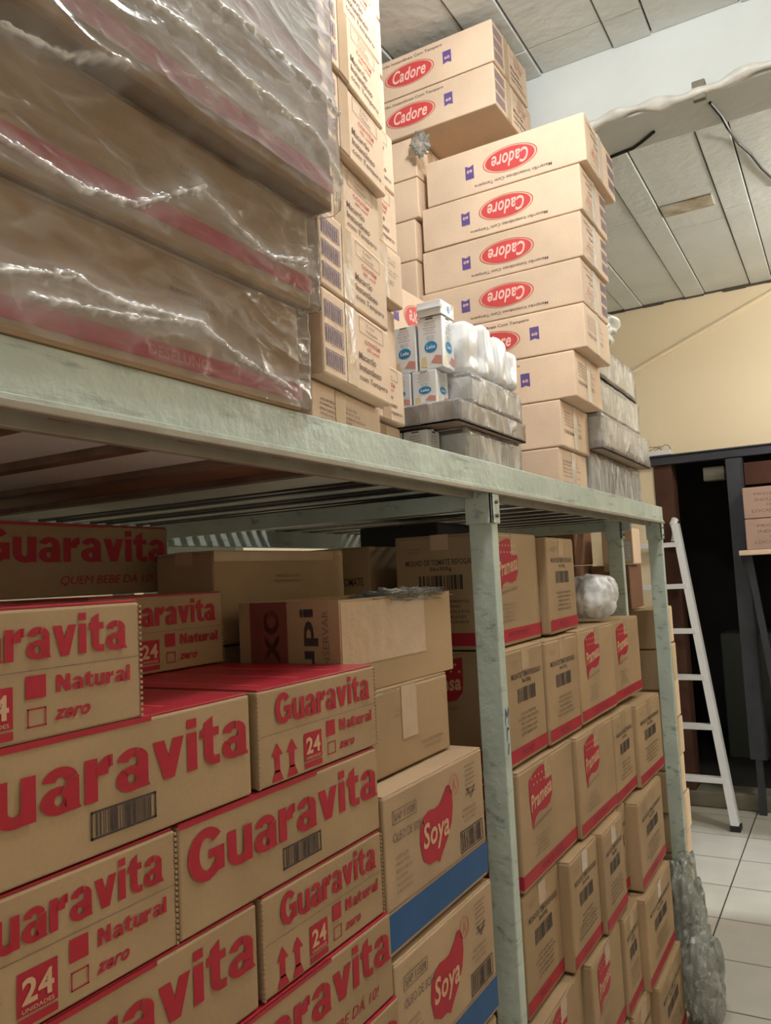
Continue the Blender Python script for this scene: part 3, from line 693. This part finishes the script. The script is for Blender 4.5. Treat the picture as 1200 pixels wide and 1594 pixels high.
# white bag
bm = bmesh.new(); crumple(bm, (0, 0, 0), .115*S, .14*S, .125*S, 3, 5, .13, 1.5)
for v in bm.verts:
    a_ = math.atan2(v.co.y, v.co.x); tz = v.co.z/(.12*S)
    f_ = 1+.05*math.sin(a_*11+tz*3)*max(0, tz+.2)+.03*math.sin(a_*17+2)
    if tz > .72: v.co.z = .72*.12*S+(v.co.z-.72*.12*S)*.35           # flattened, slightly sunken top
    v.co.x *= f_; v.co.y *= f_; v.co.z = max(v.co.z, -.106*S)
o = mesh_obj('plastic_bag', bm, BAGM, None, True); o.location = P(-.085, 3.86, -.128)
tag(o, 'crumpled white plastic bag on a sauce carton beside the middle post', 'bag')
bm = bmesh.new(); crumple(bm, (0, 0, 0), .095*S, .115*S, .10*S, 9, 4, .1, 2.2)
for v in bm.verts: v.co.z = max(v.co.z, -.098*S)
c = mesh_obj('bag_contents', bm, WHITEPL, o, True)
# ================================================================ STACKS AT THE END OF THE RACK
cz = [-2.30+.253*i for i in range(9)]
for i, z in enumerate(cz[:8]):
    plain_carton(-.10-.008*(i % 2), 5.30+.02*(i % 3), z, .42, .66-.012*i, .248, 'tan carton in the stack behind the last post, %s' % ['on the floor', 'second from the floor', 'third from the floor', 'fourth from the floor', 'fifth from the floor', 'sixth from the floor', 'seventh from the floor', 'eighth from the floor'][i], grp='tan cartons behind the last post', mat=KRAFT)
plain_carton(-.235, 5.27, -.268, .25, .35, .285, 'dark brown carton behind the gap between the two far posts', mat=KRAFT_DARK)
def m_lab(t, l, w, h):
    k = Ink(l, h); k.rect(PAPER, .45, .1, .93, .62, name='paper_label'); k.lines(GREYINK, .5, .15, .85, .55, 5, 2)
    k.build(frame_y(l), t)
plain_carton(-.205, 5.29, .020, .20, .22, .235, 'small tan carton with white shipping label between the two far posts', mat=KRAFT_PALE, marks=m_lab)
def m_circ(t, l, w, h):
    k = Ink(l, h); k.ring(BLACK, .55, .5, .16, .30, .25); k.ellipse(BLACK, .55, .5, .07, .13); k.ring(BLACK, .62, .86, .05, .08, .2); k.build(frame_y(l), t)
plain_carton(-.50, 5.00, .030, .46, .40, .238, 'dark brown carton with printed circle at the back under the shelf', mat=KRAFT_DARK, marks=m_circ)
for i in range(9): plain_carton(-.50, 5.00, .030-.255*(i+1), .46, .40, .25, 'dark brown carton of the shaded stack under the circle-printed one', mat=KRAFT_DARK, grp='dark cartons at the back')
# ================================================================ WRAPPED CARTONS on top, left
REDB = nmat('deep_red_band_ink', (.50, .045, .07), .5, .35, .3, 30, (.42, .04, .06))
def wrapped_carton(x, y, z, Wy, L, H, label, yaw=0, text=True):
    t = thing('banded_carton', P(x, y, z), math.radians(yaw), label, 'carton', 'film-wrapped cartons with a red band')
    w_, l_, h_ = Wy*S, L*S, H*S
    mesh_obj('body', carton_body(l_, w_, h_-.003, .006), KRAFT_WRAP, t)
    k = Ink(w_, h_); b0, b1 = (.10, .25) if z < .4 else (.16, .32)
    k.rect(REDB, 0, b0, 1, b1, name='red_band')
    if z < .4: k.text(REDFADE, 'DESELUNCI', .60, b0+.03, .74, b1-.03, .03, 0, .0006)
    k.lines(GREYINK, .62, .60, .78, .74, 2, 3)
    k.build(frame_x, t); flaps(t, l_, w_, h_-.004, KRAFT_WRAP, 'y', tape=False)
    return t
wrapped_carton(.0, .30, .369, 1.105, .40, .231, 'red-banded carton under film, lowest of the left stack on the beam')
wrapped_carton(.012, .30, .602, 1.14, .40, .228, 'red-banded carton under film, second from the beam')
wrapped_carton(.055, .28, .832, 1.20, .40, .258, 'red-banded carton under film, third from the beam, jutting out')
wrapped_carton(.045, .28, 1.092, 1.19, .40, .26, 'red-banded carton under film, fourth from the beam')
wrapped_carton(.045, .28, 1.354, 1.19, .40, .26, 'red-banded carton under film, topmost of the left stack')
# stretch film over them: a wrinkled sheet that follows the stepped front and turns the far corner
def seg_d(p, a, b):
    ax, ay = a; bx, by = b; px, py = p; dx, dy = bx-ax, by-ay
    t_ = max(0, min(1, ((px-ax)*dx+(py-ay)*dy)/(dx*dx+dy*dy+1e-9))); return math.hypot(px-ax-t_*dx, py-ay-t_*dy)
def onx(u, v, x=0):
    r = fw+rt*((u-600)/FPX)-up*((v-797)/FPX); k_ = (x-1)/r.x; return (r.y*k_, r.z*k_)
creases = [[(0, 205), (60, 240), (140, 290), (220, 315), (320, 288)], [(320, 288), (370, 345), (430, 398), (488, 405)],
           [(0, 415), (60, 418), (130, 425), (200, 465), (320, 498), (400, 560), (475, 607)], [(60, 455), (150, 475), (230, 490), (330, 500)],
           [(190, 0), (290, 65), (330, 105), (400, 160), (470, 215), (520, 300)], [(300, 0), (380, 55), (450, 120), (515, 190)], [(0, 30), (90, 75), (180, 110)]]
cre = [[onx(u, v, .04) for u, v in c_] for c_ in creases]
prof = [(.372, .008), (.59, .010), (.61, .020), (.82, .022), (.838, .063), (1.08, .063), (1.10, .055), (1.62, .055)]
def pf(z):
    for (a, xa), (b, xb) in zip(prof, prof[1:]):
        if z <= b: return xa+(xb-xa)*max(0, (z-a))/(b-a)
    return prof[-1][1]
def yend(z): return 1.413 if z < .6 else 1.450 if z < .83 else 1.488
bm = bmesh.new(); lay = bm.verts.layers.float.new('layers'); NY, NZ = 540, 520
grid = []
for j in range(NZ+1):
    z = .373+(1.60-.373)*j/NZ; row = []
    for i in range(NY+1):
        y = .32+(1.50-.32)*i/NY; ye = yend(z); yy = min(y, ye+.006)
        q = Vector((yy*2.2, z*5.5, 0))
        rid = 1-abs(noise.noise(q*1.9+Vector((0, 0, 3))))*2.2; rid2 = 1-abs(noise.noise(Vector((yy*3+z*5, z*9-yy*4, 7))))*2.5
        fine = 1-abs(noise.noise(Vector((yy*9-z*16, z*26+yy*12, 2))))*3
        dsp = .004+.0028*max(0, rid)**3+.002*max(0, rid2)**3+.0005*max(0, fine)**3
        lv = 0
        for ci, c_ in enumerate(cre):
            d = min(seg_d((yy, z), a, b) for a, b in zip(c_, c_[1:]))
            d += .007*noise.noise(Vector((yy*30, z*30, ci)))+.004*noise.noise(Vector((yy*90, z*90, ci)))
            g = math.exp(-(d/.0042)**2); dsp += .009*g*(1+.5*noise.noise(Vector((yy*50, z*50, ci)))); lv += .85*g*(.45+1.1*abs(noise.noise(Vector((yy*40, z*40, 9)))))
            # several film layers overlap in a band under each fold
            lv += .17*math.exp(-(d/.028)**2)
        lv += .06*max(0, rid2)**4
        lv += .04*max(0, fine)**4
        if z > .86: lv += .14
        if z > 1.09: lv += .16
        over = max(0, y-ye-.006)                      # wraps round the far end
        v = bm.verts.new(P(pf(z)+dsp-over*3.0, yy+dsp*.4 if over else yy, z)); v[lay] = max(0, min(.8, lv)); row.append(v)
    grid.append(row)
for j in range(NZ):
    for i in range(NY): bm.faces.new((grid[j][i], grid[j][i+1], grid[j+1][i+1], grid[j+1][i]))
o = mesh_obj('stretch_film', bm, FILM, None, True)
tag(o, 'wrinkled clear stretch film wrapped round the red-banded cartons', 'plastic film')
# ================================================================ NOODLE CARTONS, left columns (end faces out)
cols = [
 # x, y, z, yaw, H, label, end variant
 (-.04, 1.50, .302, 8, .17, 'noodle carton lowest of the column right of the film-wrapped stack', 3),
 (-.0, 1.50, .475, 8, .208, 'noodle carton second from the beam right of the wrapped stack, purple barcodes', 0),
 (.0, 1.50, .686, 8, .195, 'noodle carton third from the beam right of the wrapped stack, lower half in shadow', 0),
 (-.02, 1.50, .884, 7, .19, 'noodle carton fourth from the beam right of the wrapped stack', 0),
 (.0, 1.51, 1.077, 7, .195, 'noodle carton fifth from the beam, right of the wrapped stack', 0),
 (.01, 1.51, 1.275, 8, .195, 'noodle carton sixth from the beam, right of the wrapped stack', 0),
 (.0, 1.51, 1.473, 7, .195, 'noodle carton seventh from the beam, right of the wrapped stack', 0),
 (.01, 1.51, 1.671, 8, .195, 'noodle carton at the top photo edge right of the wrapped stack', 0)]
for x, y, z, yw, h, lb, e in cols:
    noodle_carton(x, y, z, lb, yaw=yw, H=h, end=e, longface=False, Wy=.42, L=.40, grp='noodle cartons right of the wrapped stack')
cols2 = [
 (-.15, 1.93, .302, 6, .16, 'noodle carton lowest of the second column, behind the milk packs on the left', 4),
 (-.13, 1.93, .466, 6, .172, 'noodle carton second from the beam in the second column, framed print', 9),
 (-.15, 1.93, .642, 6, .188, 'noodle carton third from the beam in the second column, small dark lines', 5),
 (-.12, 1.93, .834, 5, .172, 'noodle carton with crumpled lower edge, fourth in the second column', 6),
 (-.13, 1.93, 1.012, 5, .19, 'noodle carton fifth from the beam in the second column', 9),
 (-.13, 1.93, 1.206, 5, .19, 'noodle carton sixth from the beam in the second column', 9),
 (-.14, 1.92, 1.400, 6, .19, 'noodle carton seventh from the beam in the second column', 9),
 (-.14, 1.91, 1.594, 5, .19, 'noodle carton eighth from the beam in the second column', 9),
 (-.14, 1.91, 1.788, 5, .19, 'noodle carton at the top photo edge in the second column', 9)]
for x, y, z, yw, h, lb, e in cols2:
    noodle_carton(x, y, z, lb, yaw=yw, H=h, end=e, longface=False, Wy=.24, L=.44, grp='noodle cartons of the second column')
# box with its long side out behind the milk
t = noodle_carton(-.35, 2.62, .302, 'unprinted noodle carton under the tilted-logo one behind the milk', yaw=0, L=.40, Wy=.36, H=.56, longface=False, end=None)
t = thing('noodle_carton', P(-.35, 2.30, .865), 0, 'noodle carton with upside-down logo facing the aisle, behind the milk cartons', 'carton', 'instant noodle cartons stacked on top of the shelf')
mesh_obj('body', carton_body(.40*S, .70*S, .205*S, .004), KRAFT_PALE, t); art_noodle_long(.70*S, .205*S, True).build(frame_x, t)
t = noodle_carton(-.35, 2.24, .302, 'unprinted noodle carton supporting the logo carton behind the milk, near one', yaw=0, L=.40, Wy=.36, H=.56, longface=False, end=None)
# ================================================================ NOODLE CARTONS facing the camera
cad = [(-.060, .335, .205, False, 'lowest of the camera-facing stack, on the beam'), (-.040, .542, .207, False, 'second from the beam in the camera-facing stack'),
       (.036, .751, .206, False, 'third from the beam in the camera-facing stack, purple ribbon right'), (.093, .959, .198, False, 'fourth from the beam, red logo half hidden by milk cartons'),
       (.093, 1.159, .200, True, 'fifth from the beam, upside-down logo'), (.107, 1.361, .206, True, 'sixth from the beam, upside-down logo'),
       (.118, 1.569, .211, True, 'seventh from the beam, upside-down logo'), (.152, 1.800, .222, True, 'topmost of the tall stack, jutting over the aisle')]
dz = [0, 0, 0, 0, 0, 0, 0, .0]
for i, (x, z, h, rot, lb) in enumerate(cad):
    if i == 7: z = 1.782
    noodle_carton(x, 3.40, z if i else .302, 'long noodle carton '+lb, yaw=(0, 0, 0, .4, 0, -.4, 0, 0)[i], rot=rot, H=h if i else .238, end=0 if rot else 3, tapew=True, L=.78, Wy=.42 if i < 7 else .50, tp=.42)
kx = [-.855, -.835, -.76, -.705, -.705, -.69, -.685, -.66, -.66]
kz = [.302, .506, .712, .918, 1.124, 1.330, 1.536, 1.742, 1.948]
for i in range(9):
    noodle_carton(kx[i]-.005, 3.38, kz[i], 'long noodle carton in the left camera-facing column, %s from the beam' % ['first', 'second', 'third', 'fourth', 'fifth', 'sixth', 'seventh', 'eighth', 'ninth'][i], H=.203, end=None, L=.78, rot=False, grp='noodle cartons behind the second column')
noodle_carton(-.235, 3.36, 2.155, 'noodle carton with upright logo near the ceiling, lower of the top two', H=.205, end=0, L=.80, Wy=.50)
noodle_carton(-.23, 3.36, 2.363, 'noodle carton with upright logo right under the ceiling', H=.208, end=0, L=.80, Wy=.46)
# little plastic knot hanging at the corner
bm = bmesh.new(); crumple(bm, (0, 0, 0), .03, .02, .035, 12, 4, .6, 2.5)
o = mesh_obj('torn_plastic', bm, CRINK, None, True); o.location = P(-.62, 3.34, 2.075); tag(o, 'torn clear plastic scrap hanging below the top noodle cartons', 'plastic scrap')
# ================================================================ MILK
def milk_carton(loc, rz, label, lying=False, H=.19):
    t = thing('milk_carton', loc, rz, label, 'milk carton', 'small white milk cartons')
    a = .088*S; h = H*S
    bm = bmesh.new(); box(bm, (-a, 0, 0), (0, a, h), .002); box(bm, (-a, a*.44, h), (0, a*.56, h+.004), .001); mesh_obj('body', bm, PAPER_W, t)
    for fr, W_ in ((frame_y(a), a), (frame_x, a)):
        k = Ink(W_, h)
        k.ellipse(MILKBLUE, .52, .42, .26, .11, 0, 'logo'); k.text(PAPER_W, 'Leite', .34, .38, .70, .46, .03, .2, .0005)
        k.lines(GREYINK, .18, .66, .82, .92, 5, 3); k.lines(BLACK, .30, .53, .74, .64, 3, 11)
        k.poly(MILKPINK, [(.5, .12), (.95, .06), (.95, .22), (.7, .25)]); k.rect(GREYINK, .35, .95, .65, .98)
        k.poly(MILKYEL, [(.1, .05), (.35, .05), (.3, .25), (.12, .22)])
        k.build(fr, t, .0005)
    return t
PAPER_W = nmat('white_carton_board', (.80, .82, .83), .35, .5, .1, 20)
MILKBLUE = nmat('light_blue_ink', (.03, .26, .55), .4, .4); MILKPINK = nmat('pinkish_ink', (.62, .30, .26), .4, .4); MILKYEL = nmat('pale_yellow_ink', (.75, .62, .35), .4, .4)
TRAYM = cardboard('tray_cardboard', (.34, .24, .17))
def shrink_pack(x, y, z, L, Wy, H, label, tray=.08, n=(5, 6), grp='film-wrapped milk packs', fill=True, name='milk_pack', window=True, inner=SILVER, yaw=0):
    """tray, a film hull, and cartons seen through it"""
    t = thing(name, P(x, y, z), math.radians(yaw), label, 'shrink-wrapped pack', grp)
    l_, w_, h_ = L*S, Wy*S, H*S
    bm = bmesh.new()
    box(bm, (-l_, 0, 0), (0, w_, .004)); th = tray*S
    for lo, hi in (((-l_, 0, 0), (-l_+.003, w_, th)), ((-.003, 0, 0), (0, w_, th)), ((-l_, 0, 0), (0, .003, th)), ((-l_, w_-.003, 0), (0, w_, th))): box(bm, lo, hi)
    mesh_obj('tray', bm, TRAYM, t)
    if fill:
        ny = n[1]
        for j in range(ny):
            bm = bmesh.new(); y0 = .006+(w_-.012)*j/ny; y1 = .006+(w_-.012)*(j+1)/ny-.002
            box(bm, (-l_*.35, y0, .006), (-.006, y1, h_-.010), .003); mesh_obj('packed_carton', bm, inner, t)
    # film: rounded hull with wrinkles
    bm = bmesh.new(); bmesh.ops.create_cube(bm, size=1)
    bmesh.ops.subdivide_edges(bm, edges=bm.edges[:], cuts=22, use_grid_fill=True)
    sd = hash_lbl(label)
    for v in bm.verts:
        c = v.co.copy(); p = Vector((-l_/2+c.x*(l_+.006), w_/2+c.y*(w_+.006), h_/2+c.z*(h_+.004)))
        nn = noise.noise(Vector((p.x*10+sd, p.y*10+p.z*14, p.z*6)))+.6*noise.noise(Vector((p.x*30, p.y*34+p.z*20, sd)))
        d = Vector((c.x if abs(c.x) > .49 else 0, c.y if abs(c.y) > .49 else 0, c.z if c.z > .49 else 0))
        if d.length: p += d.normalized()*(.0022+.0035*nn)
        edge = sum(abs(a) > .44 for a in c)
        if edge >= 2: p -= Vector((c.x, c.y, c.z))*.008
        p.z = max(p.z, .0005); v.co = p
    mesh_obj('shrink_film', bm, SHRINK, t, True)
    return t
def hash_lbl(s_): return (sum(ord(ch)*(i+1) for i, ch in enumerate(s_)) % 97)*.37
def soft_box(L, Wy, H, seed, amp=.010, cuts=18, rnd=.012):
    """a carton shape under loose plastic: box with rounded edges and folds"""
    bm = bmesh.new(); bmesh.ops.create_cube(bm, size=1); bmesh.ops.subdivide_edges(bm, edges=bm.edges[:], cuts=cuts, use_grid_fill=True)
    for v in bm.verts:
        c = v.co*2; n_ = (abs(c.x)**6+abs(c.y)**6+abs(c.z)**6)**(1/6); c = c/n_
        p = Vector((c.x*L/2, c.y*Wy/2, (c.z+1)*H/2)); q = Vector((p.x*16+seed, p.y*16, p.z*9))
        f = abs(noise.noise(q))*2+noise.noise(q*2.3)*.6
        d = Vector((c.x, c.y, max(c.z, 0)*.6)).normalized(); p += d*amp*(f-.3); p.z = max(p.z, .0006); v.co = p
    return bm
shrink_pack(-.045, 2.38, .302, .28, .50, .178, 'film-wrapped milk pack lowest on the beam, in front of the noodle cartons', n=(5, 5))
shrink_pack(-.02, 2.27, .484, .31, .60, .070, 'flat film-wrapped brown tray in the middle of the milk pile', tray=.066, n=(5, 5), fill=False)
shrink_pack(-.03, 2.40, .557, .28, .47, .112, 'film-wrapped milk pack over the flat tray, right of the bright blue logos', tray=.02, n=(5, 5))
for i, (x, lb) in enumerate(((-.33, 'milk carton in the bottom row behind the beam, left one'), (-.235, 'milk carton in the bottom row behind the beam, middle one'), (-.14, 'milk carton in the bottom row behind the beam, right one'))):
    milk_carton(P(x, 2.285, .302), 0, lb, H=.172)
for i, (x, lb) in enumerate(((-.295, 'milk carton with bright blue logo on the flat tray, partly behind the noodle carton'), (-.20, 'milk carton with bright blue logo on the flat tray, left of the last one'), (-.105, 'milk carton with bright blue logo on the flat tray, nearest the film corner'))):
    milk_carton(P(x, 2.30, .557), 0, lb, H=.112)
for i, (x, y, h, lb) in enumerate(((-.27, 2.305, .155, 'upright milk carton on top of the pile next to the noodle cartons'), (-.175, 2.305, .158, 'upright milk carton on top of the pile, dull logo, in the middle'), (-.078, 2.305, .172, 'upright milk carton on top of the pile, pale blue logo, tallest'))):
    milk_carton(P(x, y, .672), 0, lb, H=h)
t = milk_carton(P(-.075, 2.40, .8465), 0, 'slim milk carton lying end-on topmost of the pile', H=.10); t.rotation_euler = (math.radians(90), 0, 0); t.scale = (1, .55, 1)
for i, (x, y, w_, h, lb) in enumerate(((-.085, 2.445, .10, .175, 'white plastic-covered bundle right behind the tallest milk carton'), (-.075, 2.555, .10, .185, 'white plastic-covered bundle in the middle of the white heap'), (-.07, 2.665, .10, .170, 'white plastic-covered bundle, third of the white heap'), (-.065, 2.77, .09, .14, 'white plastic-covered bundle at the right end of the white heap'))):
    o = mesh_obj('plastic_bundle', soft_box(.11*S, (w_-.012)*S, h*S, i*3.3, .007), WHITEPL, None, True); o.location = P(x, y, .672); tag(o, lb, 'bundle', 'white plastic bundles in the milk pile')
# ================================================================ SILVER PACKS at the far end of the beam
sp = shrink_pack
sp(-.042, 3.835, .302, .5, 1.05, .265, 'silver-grey wrapped pack lowest at the far end of the beam', tray=.07, n=(4, 7), grp='silver-grey packs at the far end')
sp(.02, 3.835, .575, .5, 1.06, .175, 'silver-grey wrapped pack second from the beam, bulging right', tray=.04, n=(4, 6), grp='silver-grey packs at the far end')
sp(-.01, 3.86, .759, .5, .98, .19, 'silver-grey wrapped pack third from the beam', tray=.03, n=(4, 6), grp='silver-grey packs at the far end')
sp(-.01, 3.87, .957, .5, .92, .185, 'silver-grey wrapped pack fourth from the beam', tray=.03, n=(4, 6), grp='silver-grey packs at the far end')
bm = bmesh.new(); crumple(bm, (0, 0, 0), .12*S, .22*S, .125*S, 31, 5, .35, 1.8)
for v in bm.verts: v.co.z = max(v.co.z, -.115*S)
o = mesh_obj('plastic_bundle', bm, SILVER, None, True); o.location = P(-.08, 4.10, 1.245); tag(o, 'grey plastic bundle on top of the silver-grey packs', 'bundle')
c_ = bmesh.new(); crumple(c_, (0, 0, 0), .10*S, .18*S, .10*S, 33, 4, .3, 2); o2 = mesh_obj('plastic_bundle', c_, CRINK, None, True); o2.location = P(-.20, 3.98, 1.50); tag(o2, 'pale clear plastic wad above the grey bundle behind the tall stack', 'bundle')
# ================================================================ LADDER
lt = thing('ladder', P(-.62, 8.0, ZF), 0, 'white metal ladder leaning by the dark opening behind the rack', 'ladder')
def lchild(name, bm, mat):
    o = mesh_obj(name, bm, mat); o.parent = lt; o.matrix_parent_inverse = Matrix.Translation(-lt.location)
ra, rb = P(-.04, 7.62, ZF+.02), P(-.445, 8.20, .40); la, lb_ = P(-1.30, 7.62, ZF+.02), P(-.93, 8.20, .40)
for a, b in ((ra, rb), (la, lb_)):
    bm = bmesh.new(); beam_between(bm, a, b, .045, .075); lchild('rail', bm, ALU)
    bm = bmesh.new(); box(bm, (a.x-.03, a.y-.045, a.z-.014), (a.x+.03, a.y+.045, a.z+.02), .004); lchild('rubber_foot', bm, BLACKM)
bm = bmesh.new(); tube(bm, [rb+Vector((-.012, -.02, -.12)), rb+Vector((-.012, -.02, .0)), rb+Vector((0, 0, .03))], .024, 10); lchild('rail_cap', bm, ALU)
for z in (-1.90, -1.46, -1.035, -.62, -.205, .195):
    f = (z-ZF-.02)/(.40-ZF-.02); a = la.lerp(lb_, f); b = ra.lerp(rb, f)
    bm = bmesh.new(); box(bm, (a.x, a.y-.045, a.z-.016), (b.x, b.y+.02, b.z+.016), .003); lchild('rung', bm, ALU)
# ================================================================ RIGHT BACK: dark upright, plank shelf, cartons
up_ = thing('dark_rack', P(.25, YW-.12, ZF), 0, 'dark steel rack upright with plank shelf at the right edge', 'rack')
def uchild(name, bm, mat):
    o = mesh_obj(name, bm, mat); o.parent = up_; o.matrix_parent_inverse = Matrix.Translation(-up_.location)
bm = bmesh.new(); ubox(bm, (.06, YW-.14, -1.80), (.20, YW-.125, .97), .002); ubox(bm, (.19, YW-.14, -1.80), (.205, YW+.05, .97), .002); ubox(bm, (.10, YW-.12, ZF), (.16, YW-.05, -1.80), .002); uchild('upright', bm, STEEL)
bm = bmesh.new(); ubox(bm, (.14, YW-.40, .055), (1.6, YW-.02, .10), .004); uchild('plank', bm, KRAFT_PALE)
bm = bmesh.new(); beam_between(bm, P(.20, YW-.2, .05), P(.34, YW-.2, -1.35), .04, .03); uchild('brace', bm, STEEL)
bm = bmesh.new(); ubox(bm, (1.45, YW-.14, ZF), (1.6, YW-.05, .97), .002); uchild('upright', bm, STEEL)
PINKCARD = cardboard('dusty_pink_cardboard', (.46, .31, .25))
def m_lines(t, l, w, h):
    k = Ink(l, h); k.lines(GREYINK, .08, .15, .9, .85, 4, 6); k.build(frame_y(l), t)
plain_carton(1.05, YW-.40, .10, .84, .24, .275, 'dusty pink carton on the plank shelf, lower of two', mat=PINKCARD, marks=m_lines)
plain_carton(1.01, YW-.40, .38, .80, .24, .28, 'dusty pink carton on the plank shelf, upper of two', mat=PINKCARD, marks=m_lines)
bm = bmesh.new(); ubox(bm, (.21, YW-.10, .71), (1.44, YW-.06, .92), .003); tag(mesh_obj('brown_board', bm, BROWNW), 'dark reddish brown board above the dusty pink cartons', 'board')
bm = bmesh.new(); ubox(bm, (-.17, YW+.05, .80), (.02, YW+.18, .93), .004); tag(mesh_obj('concrete_block', bm, CURB), 'rough grey block hanging under the middle of the steel lintel', 'block')
bm = bmesh.new(); ubox(bm, (-.35, YW+1.6, ZF+.12), (.25, YW+2.2, ZF+1.5), .01); tag(mesh_obj('dark_cabinet', bm, nmat('dull_green_grey', (.05, .055, .045), .7)), 'dull dark cabinet deep in the unlit room', 'cabinet')
# junk on the lintel: adapter block with wires
jt = thing('power_adapter', P(-.62, YW-.06, lz+.05), 0, 'white adapter box with loose wires on the left end of the lintel', 'adapter')
bm = bmesh.new(); box(bm, (-.02, -.03, 0), (.13, .03, .035), .004); mesh_obj('body', bm, ALU, jt)
bm = bmesh.new(); tube(bm, [Vector((.02+.05*math.sin(i*.5), -.01, .035+.03*abs(math.sin(i*.4)))) for i in range(20)], .002, 5); tube(bm, [Vector((.10+.03*math.cos(i*.45), -.01, .04+.03*math.sin(i*.45))) for i in range(16)], .002, 5); mesh_obj('wire', bm, BLACKM, jt)
# conduit on the wall
a = P(-.98, YW-.02, 1.80); b = P(.62, YW-.02, 2.46)
a = P(1-1.373*1.2366, YW-.018, 1.61*1.2366); b = P(1-.351*1.2366, YW-.018, 2.023*1.2366); b = b+(b-a)*.6
a = a-(b-a)*.15
bm = bmesh.new(); tube(bm, [a, b], .019, 8); tag(mesh_obj('conduit_pipe', bm, WALLT), 'thin tan conduit pipe slanting across the tan wall', 'pipe')
# plastic-wrapped cable along the lower edge of the concrete beam
bm = bmesh.new(); n = 60
tube(bm, [P(-.42+2.3*i/n, 3.985+.01*math.sin(i*.7), 2.262+.012*math.sin(i*.45)+.05*(i/n)*0) for i in range(n+1)], .03, 14, lambda i: .012+.009*abs(math.sin(i*.37))+.004*math.sin(i*1.3))
for v in bm.verts: v.co += Vector((0, .007*noise.noise(v.co*22), .010*noise.noise(v.co*16+Vector((5, 0, 0)))))
tag(mesh_obj('wrapped_cable', bm, CRINKW if 'CRINKW' in globals() else nmat('dusty_wrinkled_plastic', (.66, .65, .60), .4, .4, .6, 16, (.45, .43, .38), .6, 20), None, True), 'dusty plastic-wrapped cable along the lower edge of the concrete beam', 'cable')
def onz(u, v, z):
    r = fw+rt*((u-600)/FPX)-up*((v-797)/FPX); k_ = z/r.z; return (1+r.x*k_, r.y*k_, z)
def ony(u, v, y):
    r = fw+rt*((u-600)/FPX)-up*((v-797)/FPX); k_ = y/r.y; return (1+r.x*k_, y, r.z*k_)
bm = bmesh.new(); tube(bm, [P(*onz(1105, 160, 2.243)), P(*onz(1122, 180, 2.243)), P(*ony(1133, 200, 4.40)), P(*onz(1148, 222, ZC-.02)), P(*onz(1168, 240, ZC-.02)), P(*onz(1185, 262, ZC-.02)), P(*onz(1215, 290, ZC-.02))], .006, 6)
tag(mesh_obj('black_cable', bm, BLACKM), 'black cable running from the beam onto the far ceiling at right', 'cable', 'black cables at the ceiling')
bm = bmesh.new(); tube(bm, [P(*onz(a_, b_, 2.242)) for a_, b_ in ((950, 245), (962, 240), (985, 231), (1000, 220), (1018, 205))], .006, 6)
tag(mesh_obj('black_cable', bm, BLACKM), 'short black cable under the beam next to the tall noodle stack', 'cable', 'black cables at the ceiling')
cx_, _, cz_ = ony(1088, 142, 3.98); bm = bmesh.new(); ubox(bm, (cx_-.03, 3.965, cz_-.045), (cx_+.03, 4.0, cz_+.05), .004); tag(mesh_obj('metal_clip', bm, CURB), 'small grey clip block on the face of the concrete beam', 'clip')
# ================================================================ FLOOR BUNDLES
for i, (x, y, z, sx, sy, sz, lb) in enumerate(((.06, 4.72, -1.92, .10, .14, .34, 'tall crumpled clear plastic bundle on the floor at the foot of the last post'), (.19, 4.36, -2.05, .10, .15, .25, 'lower crumpled clear plastic bundle on the floor beside the sauce cartons'))):
    bm = bmesh.new(); crumple(bm, (0, 0, 0), sx*S, sy*S, sz*S, 41+i, 5, .28, 1.7)
    for v in bm.verts: v.co.z = max(v.co.z, (ZF+.002-z)*S)
    o = mesh_obj('plastic_bundle', bm, CRINK, None, True); o.location = P(x, y, z); tag(o, lb, 'bundle', 'clear plastic bundles on the floor')
    bm = bmesh.new(); crumple(bm, (0, 0, 0), sx*.7*S, sy*.7*S, sz*.8*S, 51+i, 4, .4, 2)
    for v in bm.verts: v.co.z = max(v.co.z, (ZF+.004-z)*S)
    mesh_obj('packed_goods', bm, SILVER, o, True)
bm = bmesh.new(); vs = [bm.verts.new(P(*p)) for p in ((.10, 4.15, ZF+.004), (.26, 4.28, ZF+.004), (.17, 4.60, ZF+.004), (.10, 4.60, ZF+.004))]
r = bmesh.ops.extrude_face_region(bm, geom=[bm.faces.new(vs)])
for v in r['geom']:
    if isinstance(v, bmesh.types.BMVert): v.co.z += .006
tag(mesh_obj('cardboard_scrap', bm, KRAFT), 'flat torn cardboard scrap on the tile floor under the plastic bundles', 'cardboard')
